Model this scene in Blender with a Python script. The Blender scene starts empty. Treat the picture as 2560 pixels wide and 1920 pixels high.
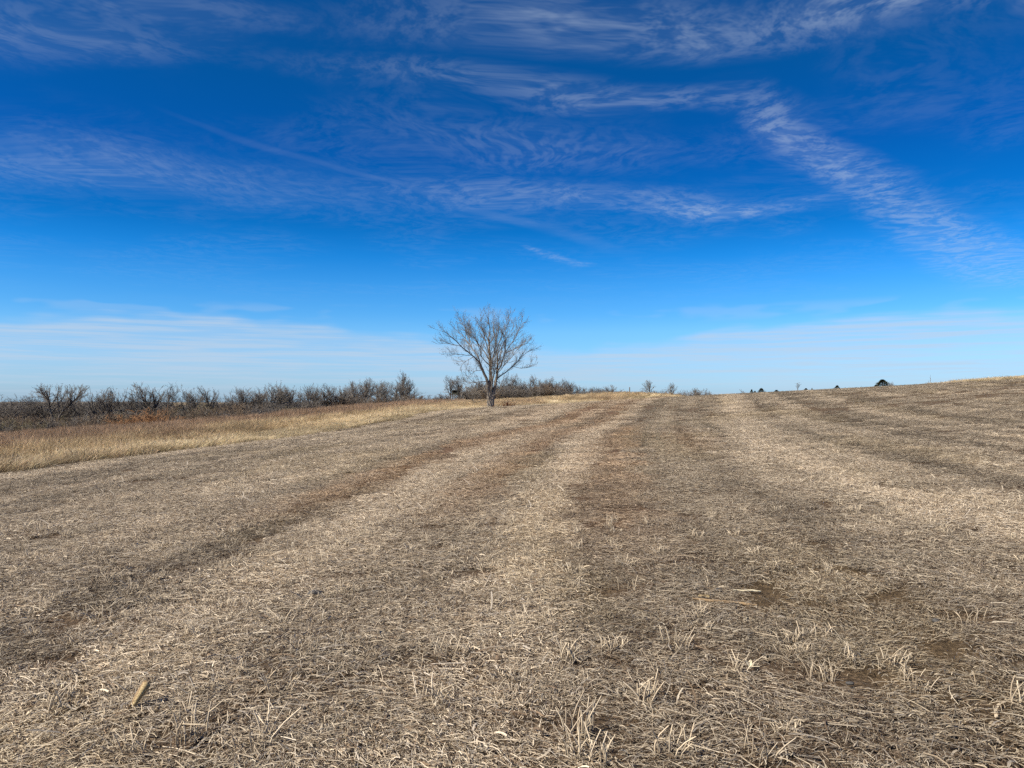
import bpy, math, random
import numpy as np
from mathutils import Vector, Matrix

R = math.radians
scene = bpy.context.scene
COL = scene.collection

# ------------------------------------------------------------------ camera
FPX, CX, HZ, EYE = 1934.0, 1280.0, 1005.0, 1.6      # focal length, centre and horizon of a 2560 px wide frame
cam = bpy.data.cameras.new('camera')
cam.sensor_width = 36.0
cam.lens = FPX / 2560.0 * 36.0
cam.shift_y = (HZ - 960.0) / 2560.0
cam.clip_start = 0.05
cam.clip_end = 20000
cam_ob = bpy.data.objects.new('camera', cam)
COL.objects.link(cam_ob)
cam_ob.location = (0, 0, EYE)
cam_ob.rotation_euler = (R(90), 0, 0)
scene.camera = cam_ob
scene.render.resolution_x, scene.render.resolution_y = 1024, 768

# ------------------------------------------------------------------ light and exposure
SUN_EL = R(42)
SUN_TO = Vector((math.sin(R(-116)), math.cos(R(-116)), 0)) * math.cos(SUN_EL) + Vector((0, 0, math.sin(SUN_EL)))
sun = bpy.data.lights.new('sun', 'SUN')
sun.energy = 5.0
sun.angle = R(0.53)
sun.color = (1.0, 0.915, 0.765)
sun_ob = bpy.data.objects.new('sun', sun)
COL.objects.link(sun_ob)
sun_ob.rotation_euler = SUN_TO.to_track_quat('Z', 'Y').to_euler()
sun_ob.location = (-40, -30, 60)
scene.view_settings.view_transform = 'Standard'
scene.view_settings.look = 'None'
scene.view_settings.exposure = 0.85
scene.view_settings.gamma = 1.0
scene.cycles.max_bounces = 3
scene.cycles.diffuse_bounces = 2
scene.cycles.transparent_max_bounces = 4
scene.cycles.use_denoising = False
scene.cycles.use_adaptive_sampling = True
scene.cycles.adaptive_threshold = 0.02
scene.cycles.adaptive_min_samples = 16

# ------------------------------------------------------------------ world: sky and thin cirrus
world = bpy.data.worlds.new('World')
scene.world = world
world.use_nodes = True
WT = world.node_tree
WT.nodes.clear()


class E:
    """A tiny expression builder over math nodes."""
    tree = WT

    def __init__(self, s): self.s = s

    @staticmethod
    def _n(op, *a, clamp=False):
        n = E.tree.nodes.new('ShaderNodeMath')
        n.operation = op
        n.use_clamp = clamp
        for i, v in enumerate(a):
            if isinstance(v, E): E.tree.links.new(v.s, n.inputs[i])
            else: n.inputs[i].default_value = float(v)
        return E(n.outputs[0])

    def __add__(a, b): return E._n('ADD', a, b)
    __radd__ = __add__
    def __sub__(a, b): return E._n('SUBTRACT', a, b)
    def __rsub__(a, b): return E._n('SUBTRACT', b, a)
    def __mul__(a, b): return E._n('MULTIPLY', a, b)
    __rmul__ = __mul__
    def __truediv__(a, b): return E._n('DIVIDE', a, b)
    def __rtruediv__(a, b): return E._n('DIVIDE', b, a)
    def abs(a): return E._n('ABSOLUTE', a)
    def sqrt(a): return E._n('SQRT', a)
    def max(a, b): return E._n('MAXIMUM', a, b)
    def min(a, b): return E._n('MINIMUM', a, b)
    def cos(a): return E._n('COSINE', a)
    def exp(a): return E._n('EXPONENT', a)
    def clamp(a): return E._n('ADD', a, 0.0, clamp=True)
    def pow(a, b): return E._n('POWER', a, b)
    def atan2(a, b): return E._n('ARCTAN2', a, b)

    def step(a, lo, hi):
        n = E.tree.nodes.new('ShaderNodeMapRange')
        n.interpolation_type = 'SMOOTHSTEP'
        for nm, v in (('Value', a), ('From Min', lo), ('From Max', hi)):
            if isinstance(v, E): E.tree.links.new(v.s, n.inputs[nm])
            else: n.inputs[nm].default_value = float(v)
        return E(n.outputs['Result'])


def xyz(x, y, z=0.0):
    n = E.tree.nodes.new('ShaderNodeCombineXYZ')
    for i, v in enumerate((x, y, z)):
        if isinstance(v, E): E.tree.links.new(v.s, n.inputs[i])
        else: n.inputs[i].default_value = float(v)
    return n.outputs[0]


def noise(vec, scale, detail=3.0, rough=0.5, dist=0.0):
    n = E.tree.nodes.new('ShaderNodeTexNoise')
    n.noise_dimensions = '2D'
    E.tree.links.new(vec, n.inputs['Vector'])
    n.inputs['Scale'].default_value = scale
    n.inputs['Detail'].default_value = detail
    n.inputs['Roughness'].default_value = rough
    n.inputs['Distortion'].default_value = dist
    return E(n.outputs['Fac'])


sky = WT.nodes.new('ShaderNodeTexSky')
sky.sky_type = 'NISHITA'
sky.sun_disc = False
sky.sun_elevation = SUN_EL
sky.sun_rotation = math.atan2(SUN_TO.x, SUN_TO.y)
sky.altitude = 300
sky.air_density = 1.0
sky.dust_density = 0.1
sky.ozone_density = 3.0

tc = WT.nodes.new('ShaderNodeTexCoord')
sep = WT.nodes.new('ShaderNodeSeparateXYZ')
WT.links.new(tc.outputs['Generated'], sep.inputs[0])
dx, dy, dz = E(sep.outputs[0]), E(sep.outputs[1]), E(sep.outputs[2])
hz = (dx * dx + dy * dy).sqrt()
elev = dz / hz.max(0.0001)                 # tangent of the elevation
az = dx.atan2(dy)
zc = dz.max(0.012)
PX, PY = dx / zc, dy / zc                  # where a ray meets the cloud layer
warp = noise(xyz(PX, PY), 1.1, 2, 0.55) - 0.5
warp2 = noise(xyz(PX + 7.3, PY - 2.1), 1.1, 1, 0.55) - 0.5
WX, WY = PX + warp * 0.55, PY + warp2 * 0.55
CA, SA = 0.66, 0.751                       # bearing of the two contrails
AL, AC = WX * CA + WY * SA, WY * CA - WX * SA      # along and across that bearing
fib = noise(xyz(AL * 1.4, AC * 2.6), 2.4, 4, 0.68)
fine = noise(xyz(WX + warp * 0.3, WY - warp2 * 0.3), 10.0, 3, 0.7)
bill = noise(xyz(AL * 3.4 + warp * 2.0, AC * 1.3), 5.2, 3, 0.65)
rip = noise(xyz(WX * 4.2, WY * 1.5 + WX * 0.9), 5.6, 2, 0.6)
broad = noise(xyz(PX + 3.0, PY * 1.2), 0.9, 2, 0.5)


WVEC = xyz(WX, WY)


def blob(x0, y0, x1, y1, w, soft=0.9, ext=0.15):
    """Soft long ellipse round a line on the (warped) cloud layer."""
    mp = WT.nodes.new('ShaderNodeMapping')
    mp.vector_type = 'TEXTURE'
    L = math.hypot(x1 - x0, y1 - y0)
    mp.inputs['Location'].default_value = ((x0 + x1) / 2, (y0 + y1) / 2, 0)
    mp.inputs['Rotation'].default_value = (0, 0, math.atan2(y1 - y0, x1 - x0))
    mp.inputs['Scale'].default_value = (L / 2 + ext, w, 1)
    WT.links.new(WVEC, mp.inputs[0])
    ln = WT.nodes.new('ShaderNodeVectorMath')
    ln.operation = 'LENGTH'
    WT.links.new(mp.outputs[0], ln.inputs[0])
    return 1.0 - E(ln.outputs['Value']).step(1 - soft, 1 + soft * 0.5)


def trail(x0, y0, x1, y1, w0, w1, soft):
    """Straight contrail on the layer that widens from w0 to w1."""
    lx, ly = x1 - x0, y1 - y0
    L = math.hypot(lx, ly)
    mp = WT.nodes.new('ShaderNodeMapping')
    mp.vector_type = 'TEXTURE'
    mp.inputs['Location'].default_value = (x0, y0, 0)
    mp.inputs['Rotation'].default_value = (0, 0, math.atan2(ly, lx))
    mp.inputs['Scale'].default_value = (L, 1, 1)
    WT.links.new(PVEC, mp.inputs[0])
    sp = WT.nodes.new('ShaderNodeSeparateXYZ')
    WT.links.new(mp.outputs[0], sp.inputs[0])
    t, d = E(sp.outputs[0]), E(sp.outputs[1]).abs()
    m = 1.0 - (d / (t.clamp() * (w1 - w0) + w0)).step(1 - soft, 1 + soft)
    return m * t.step(-0.04, 0.05) * (1.0 - t.step(0.85, 1.12))


PVEC = xyz(PX + warp * 0.22, PY + warp2 * 0.22)
c_top = blob(-0.6, 2.02, 0.75, 2.02, 0.19).max(blob(0.45, 2.03, 2.2, 1.45, 0.19))
c_mid = blob(-0.65, 2.33, 0.85, 2.62, 0.14)
c_left = blob(-3.0, 2.85, -0.7, 3.72, 0.42)
c_right = blob(-0.5, 3.70, 1.5, 4.0, 0.26)
c_bright = blob(0.80, 4.12, 1.35, 4.08, 0.20).max(blob(1.1, 4.05, 1.75, 3.62, 0.13) * 0.5)
c_ripple = blob(-0.25, 2.95, 0.35, 3.2, 0.32)
c_corner = blob(-1.7, 2.12, -1.0, 2.12, 0.20)
c_corner2 = blob(-1.05, 1.95, -0.72, 1.98, 0.13)
t_big = trail(0.72, 2.5, 4.6, 6.9, 0.07, 0.34, 0.85)
t_thin = trail(-1.2, 2.70, 0.75, 5.15, 0.016, 0.085, 0.8)
t_small = trail(0.06, 4.93, 0.56, 5.65, 0.02, 0.09, 0.8)

f_s = fib.step(0.38, 0.72)
n_s = fine.step(0.36, 0.70)
b_s = bill.step(0.36, 0.68)
r_s = rip.step(0.36, 0.68)
p_s = broad.step(0.36, 0.62)
east = PX.step(-0.7, 0.7)
dens = c_top * (f_s * 0.16 + n_s * 0.31 + 0.06) * (east * 0.88 + 0.12) * (p_s * 0.35 + 0.65)
dens = dens.max(c_mid * (f_s * 0.05 + n_s * 0.19 + 0.03) * (east * 0.6 + 0.4))
dens = dens.max(c_left * (r_s * 0.04 + n_s * 0.07 + 0.05))
dens = dens.max(c_right * (f_s * 0.07 + n_s * 0.13 + 0.05) * (p_s * 0.5 + 0.5))
dens = dens + c_bright * (n_s * 0.20 + 0.07)
dens = dens.max(c_ripple * (r_s * 0.075 + 0.012))
dens = dens.max(c_corner * (n_s * 0.07 + 0.04))
dens = dens.max(c_corner2 * (n_s * 0.07 + 0.03))
dens = dens.max(t_big * (b_s * 0.05 + n_s * 0.21 + p_s * 0.05 + 0.03))
dens = dens.max(t_thin * (p_s * 0.05 + 0.012))
dens = dens.max(t_small * (n_s * 0.12 + 0.04))
dens = dens + p_s * (f_s * 0.4 + n_s * 0.6) * 0.05          # faint veil over the whole sky
dens = dens * ((1.0 - elev.step(0.9, 1.8)) * 0.6 + 0.4)

# low cloud bank along the horizon
sn = noise(xyz(az * 5.0, elev * 150.0), 1.3, 3, 0.6)
edge_n = noise(xyz(az * 6.0, elev * 26.0), 1.5, 2, 0.55)
top = 0.086 - ((az - 0.05) * 7.0).cos() * 0.017 + (edge_n - 0.5) * 0.03
bank = 1.0 - elev.step(top - 0.010, top + 0.007)
bank = bank * (0.30 + sn.step(0.30, 0.70) * 0.40) * (0.55 + 0.45 * elev.step(0.0, 0.05))
bank2 = (1.0 - ((elev - 0.112) / 0.014).abs().step(0.2, 1.0)) * edge_n.step(0.50, 0.64) * 0.16
dens = (dens * elev.step(0.10, 0.16)).max(bank).max(bank2)
dens = dens * elev.step(0.0, 0.01)

# grade of the clear sky by elevation (a clear, dry winter sky)
ramp = WT.nodes.new('ShaderNodeValToRGB')
ramp.color_ramp.interpolation = 'LINEAR'
WT.links.new((elev * (1 / 1.2)).clamp().s, ramp.inputs[0])
SKY_STOPS = [(e_ / 1.2, c_) for e_, c_ in ((0.0, (.42, .66, 1.20)), (.023, (.54, .88, 1.42)), (.055, (.56, .99, 1.54)), (.09, (.49, 1.0, 1.52)), (.111, (.34, .92, 1.50)), (.15, (.185, .82, 1.46)),
                                              (.184, (.065, .69, 1.36)), (.222, (.016, .53, 1.13)), (.315, (.010, .42, 1.0)), (.42, (.010, .435, .91)), (.60, (.03, .44, .89)), (1.2, (.16, .47, .85)))]
el = ramp.color_ramp.elements
while len(el) > 1: el.remove(el[-1])
for i, (p, c) in enumerate(SKY_STOPS):
    e = el[0] if i == 0 else el.new(p)
    e.position = p
    e.color = (*c, 1)
mulc = WT.nodes.new('ShaderNodeMix')
mulc.data_type = 'RGBA'
mulc.blend_type = 'MULTIPLY'
mulc.inputs[0].default_value = 1.0
WT.links.new(sky.outputs[0], mulc.inputs[6])
WT.links.new(ramp.outputs[0], mulc.inputs[7])
mixc = WT.nodes.new('ShaderNodeMix')
mixc.data_type = 'RGBA'
WT.links.new(dens.clamp().s, mixc.inputs[0])
WT.links.new(mulc.outputs[2], mixc.inputs[6])
CLOUD = (5.35, 6.45, 7.85)
mixc.inputs[7].default_value = (*CLOUD, 1)
bg = WT.nodes.new('ShaderNodeBackground')
bg.inputs['Strength'].default_value = 0.0555
WT.links.new(mixc.outputs[2], bg.inputs['Color'])
wo = WT.nodes.new('ShaderNodeOutputWorld')
WT.links.new(bg.outputs[0], wo.inputs[0])
world.cycles.sampling_method = 'MANUAL'
world.cycles.sample_map_resolution = 512

# ------------------------------------------------------------------ helpers
rng = np.random.default_rng(11)
random.seed(5)


def tag(o, label=None, cat=None, group=None, kind=None):
    if label: o['label'] = label
    if cat: o['category'] = cat
    if group: o['group'] = group
    if kind: o['kind'] = kind
    return o


def obj(name, me, parent=None, mat=None, col=COL):
    o = bpy.data.objects.new(name, me)
    if col is not None: col.objects.link(o)
    if parent is not None: o.parent = parent
    if mat is not None and me is not None and not me.materials: me.materials.append(mat)
    return o


def empty(name, loc=(0, 0, 0), rz=0.0):
    o = bpy.data.objects.new(name, None)
    COL.objects.link(o)
    o.location = loc
    o.rotation_euler = (0, 0, rz)
    o.empty_display_size = 0.2
    return o


def mesh_np(name, V, F, smooth=False, col=None):
    me = bpy.data.meshes.new(name)
    V = np.asarray(V, dtype=np.float32)
    F = np.asarray(F, dtype=np.int32)
    k, m = F.shape[1], len(F)
    me.vertices.add(len(V))
    me.vertices.foreach_set('co', V.ravel())
    me.loops.add(m * k)
    me.loops.foreach_set('vertex_index', F.ravel())
    me.polygons.add(m)
    me.polygons.foreach_set('loop_start', np.arange(0, m * k, k, dtype=np.int32))
    me.polygons.foreach_set('use_smooth', np.full(m, smooth, dtype=bool))
    if col is not None:
        a = me.attributes.new('Col', 'FLOAT_COLOR', 'POINT')
        c = np.ones((len(V), 4), dtype=np.float32)
        c[:, :3] = col
        a.data.foreach_set('color', c.ravel())
    me.update(calc_edges=True)
    return me


def merge(parts):
    """[(V, F, C)] -> one V, F, C (all faces with the same corner count)."""
    Vs, Fs, Cs, off = [], [], [], 0
    for V, F, C in parts:
        Vs.append(V); Fs.append(F + off); Cs.append(C); off += len(V)
    return np.concatenate(Vs), np.concatenate(Fs), np.concatenate(Cs)


def tubes(polys, colf=None):
    """polys: list of (points, radii, sides). Vectorised over equal shapes; returns V, F, C."""
    groups = {}
    for i, (p, r, k) in enumerate(polys):
        groups.setdefault((len(p), k), []).append((p, r, i))
    parts = []
    for (n, k), items in groups.items():
        P = np.array([it[0] for it in items], dtype=float)          # B,n,3
        Rr = np.array([it[1] for it in items], dtype=float)         # B,n
        B = len(P)
        T = np.gradient(P, axis=1)
        T /= np.linalg.norm(T, axis=2, keepdims=True) + 1e-9
        ref = np.zeros_like(T)
        mean = T.mean(axis=1, keepdims=True)
        ref[:] = np.where(np.abs(mean[..., 2:3]) > 0.8, np.array([1.0, 0, 0]), np.array([0, 0, 1.0]))
        U = np.cross(T, ref)
        U /= np.linalg.norm(U, axis=2, keepdims=True) + 1e-9
        W = np.cross(T, U)
        a = np.arange(k) * (2 * math.pi / k)
        ring = U[:, :, None, :] * np.cos(a)[None, None, :, None] + W[:, :, None, :] * np.sin(a)[None, None, :, None]
        V = P[:, :, None, :] + ring * Rr[:, :, None, None]
        V = V.reshape(-1, 3)
        i0 = np.arange(n - 1)[:, None] * k
        j = np.arange(k)[None, :]
        j2 = (j + 1) % k
        q = np.stack([i0 + j, i0 + j2, i0 + k + j2, i0 + k + j], axis=-1).reshape(-1, 4)
        F = (q[None] + (np.arange(B) * n * k)[:, None, None]).reshape(-1, 4)
        if colf is not None:
            cc = np.array([colf(it[2]) for it in items])
            C = np.repeat(cc, n * k, axis=0)
        else:
            C = np.ones((len(V), 3))
        parts.append((V, F, C))
    return merge(parts)


# smooth lattice noise for placing things and for tints
_lat = np.random.default_rng(77).random((256, 256))


def vnoise(x, y):
    x = np.asarray(x, dtype=float); y = np.asarray(y, dtype=float)
    xi, yi = np.floor(x).astype(int), np.floor(y).astype(int)
    fx, fy = x - xi, y - yi
    fx = fx * fx * (3 - 2 * fx); fy = fy * fy * (3 - 2 * fy)
    g = lambda a, b: _lat[a & 255, b & 255]
    return (g(xi, yi) * (1 - fx) + g(xi + 1, yi) * fx) * (1 - fy) + (g(xi, yi + 1) * (1 - fx) + g(xi + 1, yi + 1) * fx) * fy


def fbm(x, y, o=4):
    s, a, t = 0.0, 0.5, 0.0
    for i in range(o):
        s = s + a * vnoise(x * 2 ** i + 17.3 * i, y * 2 ** i + 9.1 * i)
        t += a; a *= 0.5
    return s / t


def sstep(x, a, b):
    t = np.clip((np.asarray(x, dtype=float) - a) / (b - a), 0, 1)
    return t * t * (3 - 2 * t)


# ------------------------------------------------------------------ terrain shape
def at(px, py, Y):
    return ((px - CX) / FPX * Y, Y, EYE + (HZ - py) / FPX * Y)


CTRL = [(0, 0, 0), (-4, 4, -.10), (4, 4, .16), (0, 8, .04), (0, 16, .16),
        at(560, 1114, 33.6), at(0, 1184, 22.7), at(907, 1065, 47.7), at(1081, 1030.5, 60.5), at(1225, 1021, 78),
        at(1385, 1011.6, 95), at(1489, 1004, 115), at(1599, 998, 138), at(1692, 992, 150),
        at(1200, 1090, 28.5), at(1400, 1040, 50),
        at(1900, 985, 110), at(2050, 978, 95), at(2200, 970, 80), at(2400, 958, 66), at(2560, 947, 58), at(2900, 930, 50),
        at(2200, 1060, 30), at(2560, 1060, 26), at(1900, 1060, 35), at(2560, 1300, 8.6),
        (35, 150, 2.3), (62, 100, 3.0), (80, 140, 2.4), (50, 200, 2.0), (60, 60, 3.6), (90, 60, 3.6),
        (-26, 40, -1.45), (-43, 65, -2.15), (-53, 80, -2.5), (-68, 100, -3.8), (-92, 135, -4.8),
        (-36, 80, -1.6), (-51, 110, -2.9), (-62, 140, -4.2), (-28, 85, -1.1), (-42, 120, -2.2), (-24, 90, -.35), (-32, 130, -.6),
        (-19, 95, .15), (-12.5, 105, .55), (-26, 160, .5), (-15, 170, .9),
        (1, 105, 1.15), (5, 140, 1.5), (0, 200, 1.6), (20, 230, 2.3), (30, 200, 2.4), (70, 300, 2.0), (20, 320, 1.6), (-40, 240, .6),
        (-110, 200, -5.0), (-200, 300, -5.2), (-300, 450, -4.6), (-420, 700, -1.8), (-200, 600, -2.0), (0, 500, 0), (150, 450, 1), (300, 300, 1.5),
        (-60, 0, -2.6), (-150, 50, -5), (-400, 100, -4), (60, 0, 2.6), (150, 0, 3), (400, 50, 2), (0, -40, -.4), (0, -150, -1.5), (-150, -150, -4), (150, -150, 1),
        (0, 900, -.5), (-800, 800, -1.5), (700, 700, 0), (0, -900, -2), (900, -300, 0), (-900, -300, -2),
        (-2500, 2500, -3), (2500, 2500, -3), (0, 3200, -3), (-2800, -2000, -3), (2800, -2000, -3), (-600, 1200, 0.6), (-1200, 1700, 1.5)]
CT = np.array(CTRL, dtype=float)


def _phi(r): return np.sqrt(r * r + 14.0 ** 2)


_A = _phi(np.hypot(CT[:, None, 0] - CT[None, :, 0], CT[:, None, 1] - CT[None, :, 1]))
_n = len(CT)
_M = np.zeros((_n + 1, _n + 1))
_M[:_n, :_n] = _A + np.eye(_n) * 0.0
_M[:_n, _n] = 1
_M[_n, :_n] = 1
_W = np.linalg.solve(_M, np.append(CT[:, 2], 0))


def ground_z(x, y):
    x = np.asarray(x, dtype=float); y = np.asarray(y, dtype=float)
    z = np.full(np.broadcast(x, y).shape, _W[_n])
    for i in range(_n):
        z = z + _W[i] * _phi(np.hypot(x - CT[i, 0], y - CT[i, 1]))
    return z


Z0 = float(ground_z(0, 0))


def gz(x, y): return float(ground_z(x, y))


# field edge, a poly-line that the harvested rows run along
EDGE = np.array([(-26, -60), (-20, -10), (-17.4, 10), (-15, 22.7), (-12.5, 33.6), (-9.2, 47.7), (-6.2, 60.5), (-2.4, 77.5), (5.1, 95), (12.4, 115), (22.8, 138), (32, 150),
                 (48, 152), (50, 130), (48, 108), (44, 88), (39, 72), (34.6, 57), (52, 44), (90, 40)], dtype=float)


def edge_dist(x, y):
    """Signed distance to the field edge: positive inside the field."""
    x = np.asarray(x, dtype=float); y = np.asarray(y, dtype=float)
    best = np.full(x.shape, 1e9); sign = np.ones(x.shape)
    for (x0, y0), (x1, y1) in zip(EDGE[:-1], EDGE[1:]):
        lx, ly = x1 - x0, y1 - y0
        t = np.clip(((x - x0) * lx + (y - y0) * ly) / (lx * lx + ly * ly), 0, 1)
        d = np.hypot(x - x0 - t * lx, y - y0 - t * ly)
        s = np.where((x - x0) * ly - (y - y0) * lx > 0, 1.0, -1.0)
        better = d < best - 1e-9
        sign = np.where(better, s, sign)
        best = np.where(better, d, best)
    wob = (fbm(x * 0.35, y * 0.35, 3) - 0.5) * 1.6 + (fbm(x * 1.7 + 8, y * 1.7, 2) - 0.5) * 1.3
    return best * sign + wob


def row_bend(y): return 0.25 * (y - 20 * (1 - np.exp(-np.maximum(y, 0) / 20)))


def row_s(x, y): return x - row_bend(np.asarray(y, dtype=float))


SOIL = np.array([0.088, 0.063, 0.043]); RED_SOIL = np.array([0.112, 0.072, 0.048])


LANE = np.array([(-26, .5), (-17, .5), (-15.6, .9), (-14.6, .8), (-13.4, .40), (-12.4, .42), (-11.4, .65), (-10.2, .80), (-9.3, .42), (-8.3, .55), (-6.6, .78), (-5, .72), (-4.4, .5), (-3.85, .24), (-3.3, .55), (-2.6, .80), (-2, .70), (-1.5, .26), (-1.0, .60),
                 (-.3, .88), (.2, .72), (.75, .26), (1.2, .40), (1.8, .48), (2.4, .42), (3, .36), (3.8, .34), (4.3, .55), (4.9, .95), (5.6, .85), (6.3, .45), (7, .28), (8, .62), (8.7, .66), (9.5, .22), (10.5, .28), (11.5, .68), (12.5, .60), (13.5, .25), (15, .52), (16.5, .30), (18, .55), (20, .35), (23, .5), (40, .4)], dtype=float)


def field_look(x, y):
    """Residue cover 0..1 and its tint over the harvested field: lanes left by the harvester, along the rows."""
    x = np.asarray(x, dtype=float); y = np.asarray(y, dtype=float)
    s = row_s(x, y)
    s2 = s - 0.035 * np.clip(y - 20, 0, 60) * sstep(s, 2, 6)
    n1 = fbm(s * 0.35 + 3, y * 0.05, 3); n2 = fbm(x * 1.3 + 40, y * 0.8, 3); n3 = fbm(s * 2.3 + 11, y * 0.06, 3)
    b = np.interp(s2 + (n1 - 0.5) * 1.3, LANE[:, 0], LANE[:, 1])
    near = 1 - sstep(y, 3.5, 8)
    b = b * (1 - near * 0.45) + near * 0.45 * np.where(s > 1.4, .40, .62)
    lit = np.clip(b + 0.17 * np.cos(2 * math.pi * s / 1.29 + 3 * n1) + 0.80 * (n3 - 0.5) + 0.24 * (n2 - 0.5) - 0.10 * sstep(s, 5, 9), 0, 1)
    g = lambda c, w: np.exp(-((s - c) / w) ** 2)
    red = g(-3.9, 0.55) * sstep(y, 9, 14) + g(-1.5, 0.45) * sstep(y, 8, 14) * 0.8 + g(0.75, 0.55) * sstep(y, 6, 10) * (1 - sstep(y, 30, 45)) + g(-2.6, 2.2) * sstep(y, 18, 32) * 0.42 + g(-7.5, 1.2) * sstep(y, 25, 36) * 0.25 + g(2.9, .5) * sstep(y, 16, 22) * (1 - sstep(y, 30, 40)) * .7
    red = np.clip(red * (0.25 + 1.5 * n3), 0, 1)
    olive = sstep(fbm(s * 0.8 + 90, y * 0.16, 3), 0.60, 0.74) * 0.45
    cover = np.clip(0.08 + 0.98 * lit - 0.25 * red - 0.12 * olive, 0.05, 1)
    tint = np.stack([np.ones_like(s)] * 3, -1) * (0.42 + 0.84 * lit)[..., None]
    tint = tint * (1 - red[..., None] * (1 - np.array([1.0, 0.86, 0.76])))
    tint = tint * (1 - olive[..., None] * (1 - np.array([0.94, 0.91, 0.80])))
    return cover, tint, red, olive


GRASS_COL = {'pale': np.array([0.41, 0.335, 0.215]), 'gold': np.array([0.315, 0.234, 0.137]), 'russet': np.array([0.222, 0.150, 0.097])}


def grass_tint(x, y, e):
    n = fbm(x * 0.10 + 5, y * 0.06, 3); m = fbm(x * 0.45, y * 0.25, 3)
    rus = sstep(-e + (n - 0.5) * 22, 13, 22) * (1 - sstep(x, -14, -4)) + sstep(n, 0.60, 0.72) * 0.45
    rus = np.clip(rus, 0, 1)[..., None]
    pal = (np.clip((1 - sstep(-e, 1.0, 6.5)) * 0.8 + sstep(m, 0.60, 0.75) * 0.5, 0, 1))[..., None]
    c = GRASS_COL['gold'] * (1 - pal) + GRASS_COL['pale'] * pal
    c = c * (1 - rus) + GRASS_COL['russet'] * rus
    return c * (0.55 + 0.9 * m)[..., None], rus[..., 0]


# ------------------------------------------------------------------ materials
def new_mat(name):
    m = bpy.data.materials.new(name)
    m.use_nodes = True
    t = m.node_tree
    b = t.nodes['Principled BSDF']
    b.inputs['Roughness'].default_value = 0.85
    b.inputs['Specular IOR Level'].default_value = 0.25
    return m, t, b


def attr_node(t, name, kind='GEOMETRY'):
    n = t.nodes.new('ShaderNodeAttribute')
    n.attribute_name = name
    n.attribute_type = kind
    return n


def mult(t, a, b):
    n = t.nodes.new('ShaderNodeMix')
    n.data_type = 'RGBA'
    n.blend_type = 'MULTIPLY'
    n.inputs[0].default_value = 1.0
    t.links.new(a, n.inputs[6])
    if isinstance(b, tuple): n.inputs[7].default_value = (*b, 1)
    else: t.links.new(b, n.inputs[7])
    return n.outputs[2]


def tex_noise(t, scale, detail=4, rough=0.6, coord='Object', stretch=None):
    c = t.nodes.new('ShaderNodeTexCoord')
    n = t.nodes.new('ShaderNodeTexNoise')
    n.inputs['Scale'].default_value = scale
    n.inputs['Detail'].default_value = detail
    n.inputs['Roughness'].default_value = rough
    if stretch:
        mp = t.nodes.new('ShaderNodeMapping')
        mp.inputs['Scale'].default_value = stretch
        t.links.new(c.outputs[coord], mp.inputs[0])
        t.links.new(mp.outputs[0], n.inputs['Vector'])
    else:
        t.links.new(c.outputs[coord], n.inputs['Vector'])
    return n


def ramp_node(t, fac, stops):
    r = t.nodes.new('ShaderNodeValToRGB')
    t.links.new(fac, r.inputs[0])
    el = r.color_ramp.elements
    while len(el) > 1: el.remove(el[-1])
    for i, (p, c) in enumerate(stops):
        e = el[0] if i == 0 else el.new(p)
        e.position = p
        e.color = (*c, 1)
    return r.outputs[0]


def tinted_mat(name, rough=0.8, spec=0.2, instancer=True, transl=0.0):
    m, t, b = new_mat(name)
    c = attr_node(t, 'Col').outputs['Color']
    if instancer: c = mult(t, c, attr_node(t, 'tint', 'INSTANCER').outputs['Color'])
    t.links.new(c, b.inputs['Base Color'])
    b.inputs['Roughness'].default_value = rough
    b.inputs['Specular IOR Level'].default_value = spec
    if transl:
        tr = t.nodes.new('ShaderNodeBsdfTranslucent')
        t.links.new(c, tr.inputs['Color'])
        mx = t.nodes.new('ShaderNodeMixShader')
        mx.inputs[0].default_value = transl
        t.links.new(b.outputs[0], mx.inputs[1])
        t.links.new(tr.outputs[0], mx.inputs[2])
        t.links.new(mx.outputs[0], t.nodes['Material Output'].inputs['Surface'])
    return m


M_STRAW = tinted_mat('straw', 0.7, 0.3)
M_STUB = tinted_mat('stubble_stalk', 0.65, 0.3, instancer=False)
M_GRASS = tinted_mat('dry_grass', 0.75, 0.2, transl=0.25)


def bark_mat(name, dark, light, scale=9.0, stretch=(1, 1, 0.25)):
    m, t, b = new_mat(name)
    n = tex_noise(t, scale, 5, 0.65, 'Object', stretch)
    t.links.new(ramp_node(t, n.outputs['Fac'], [(0.30, dark), (0.62, light)]), b.inputs['Base Color'])
    bp = t.nodes.new('ShaderNodeBump')
    bp.inputs['Strength'].default_value = 0.6
    bp.inputs['Distance'].default_value = 0.03
    t.links.new(n.outputs['Fac'], bp.inputs['Height'])
    t.links.new(bp.outputs[0], b.inputs['Normal'])
    b.inputs['Roughness'].default_value = 0.9
    b.inputs['Specular IOR Level'].default_value = 0.1
    return m


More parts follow.
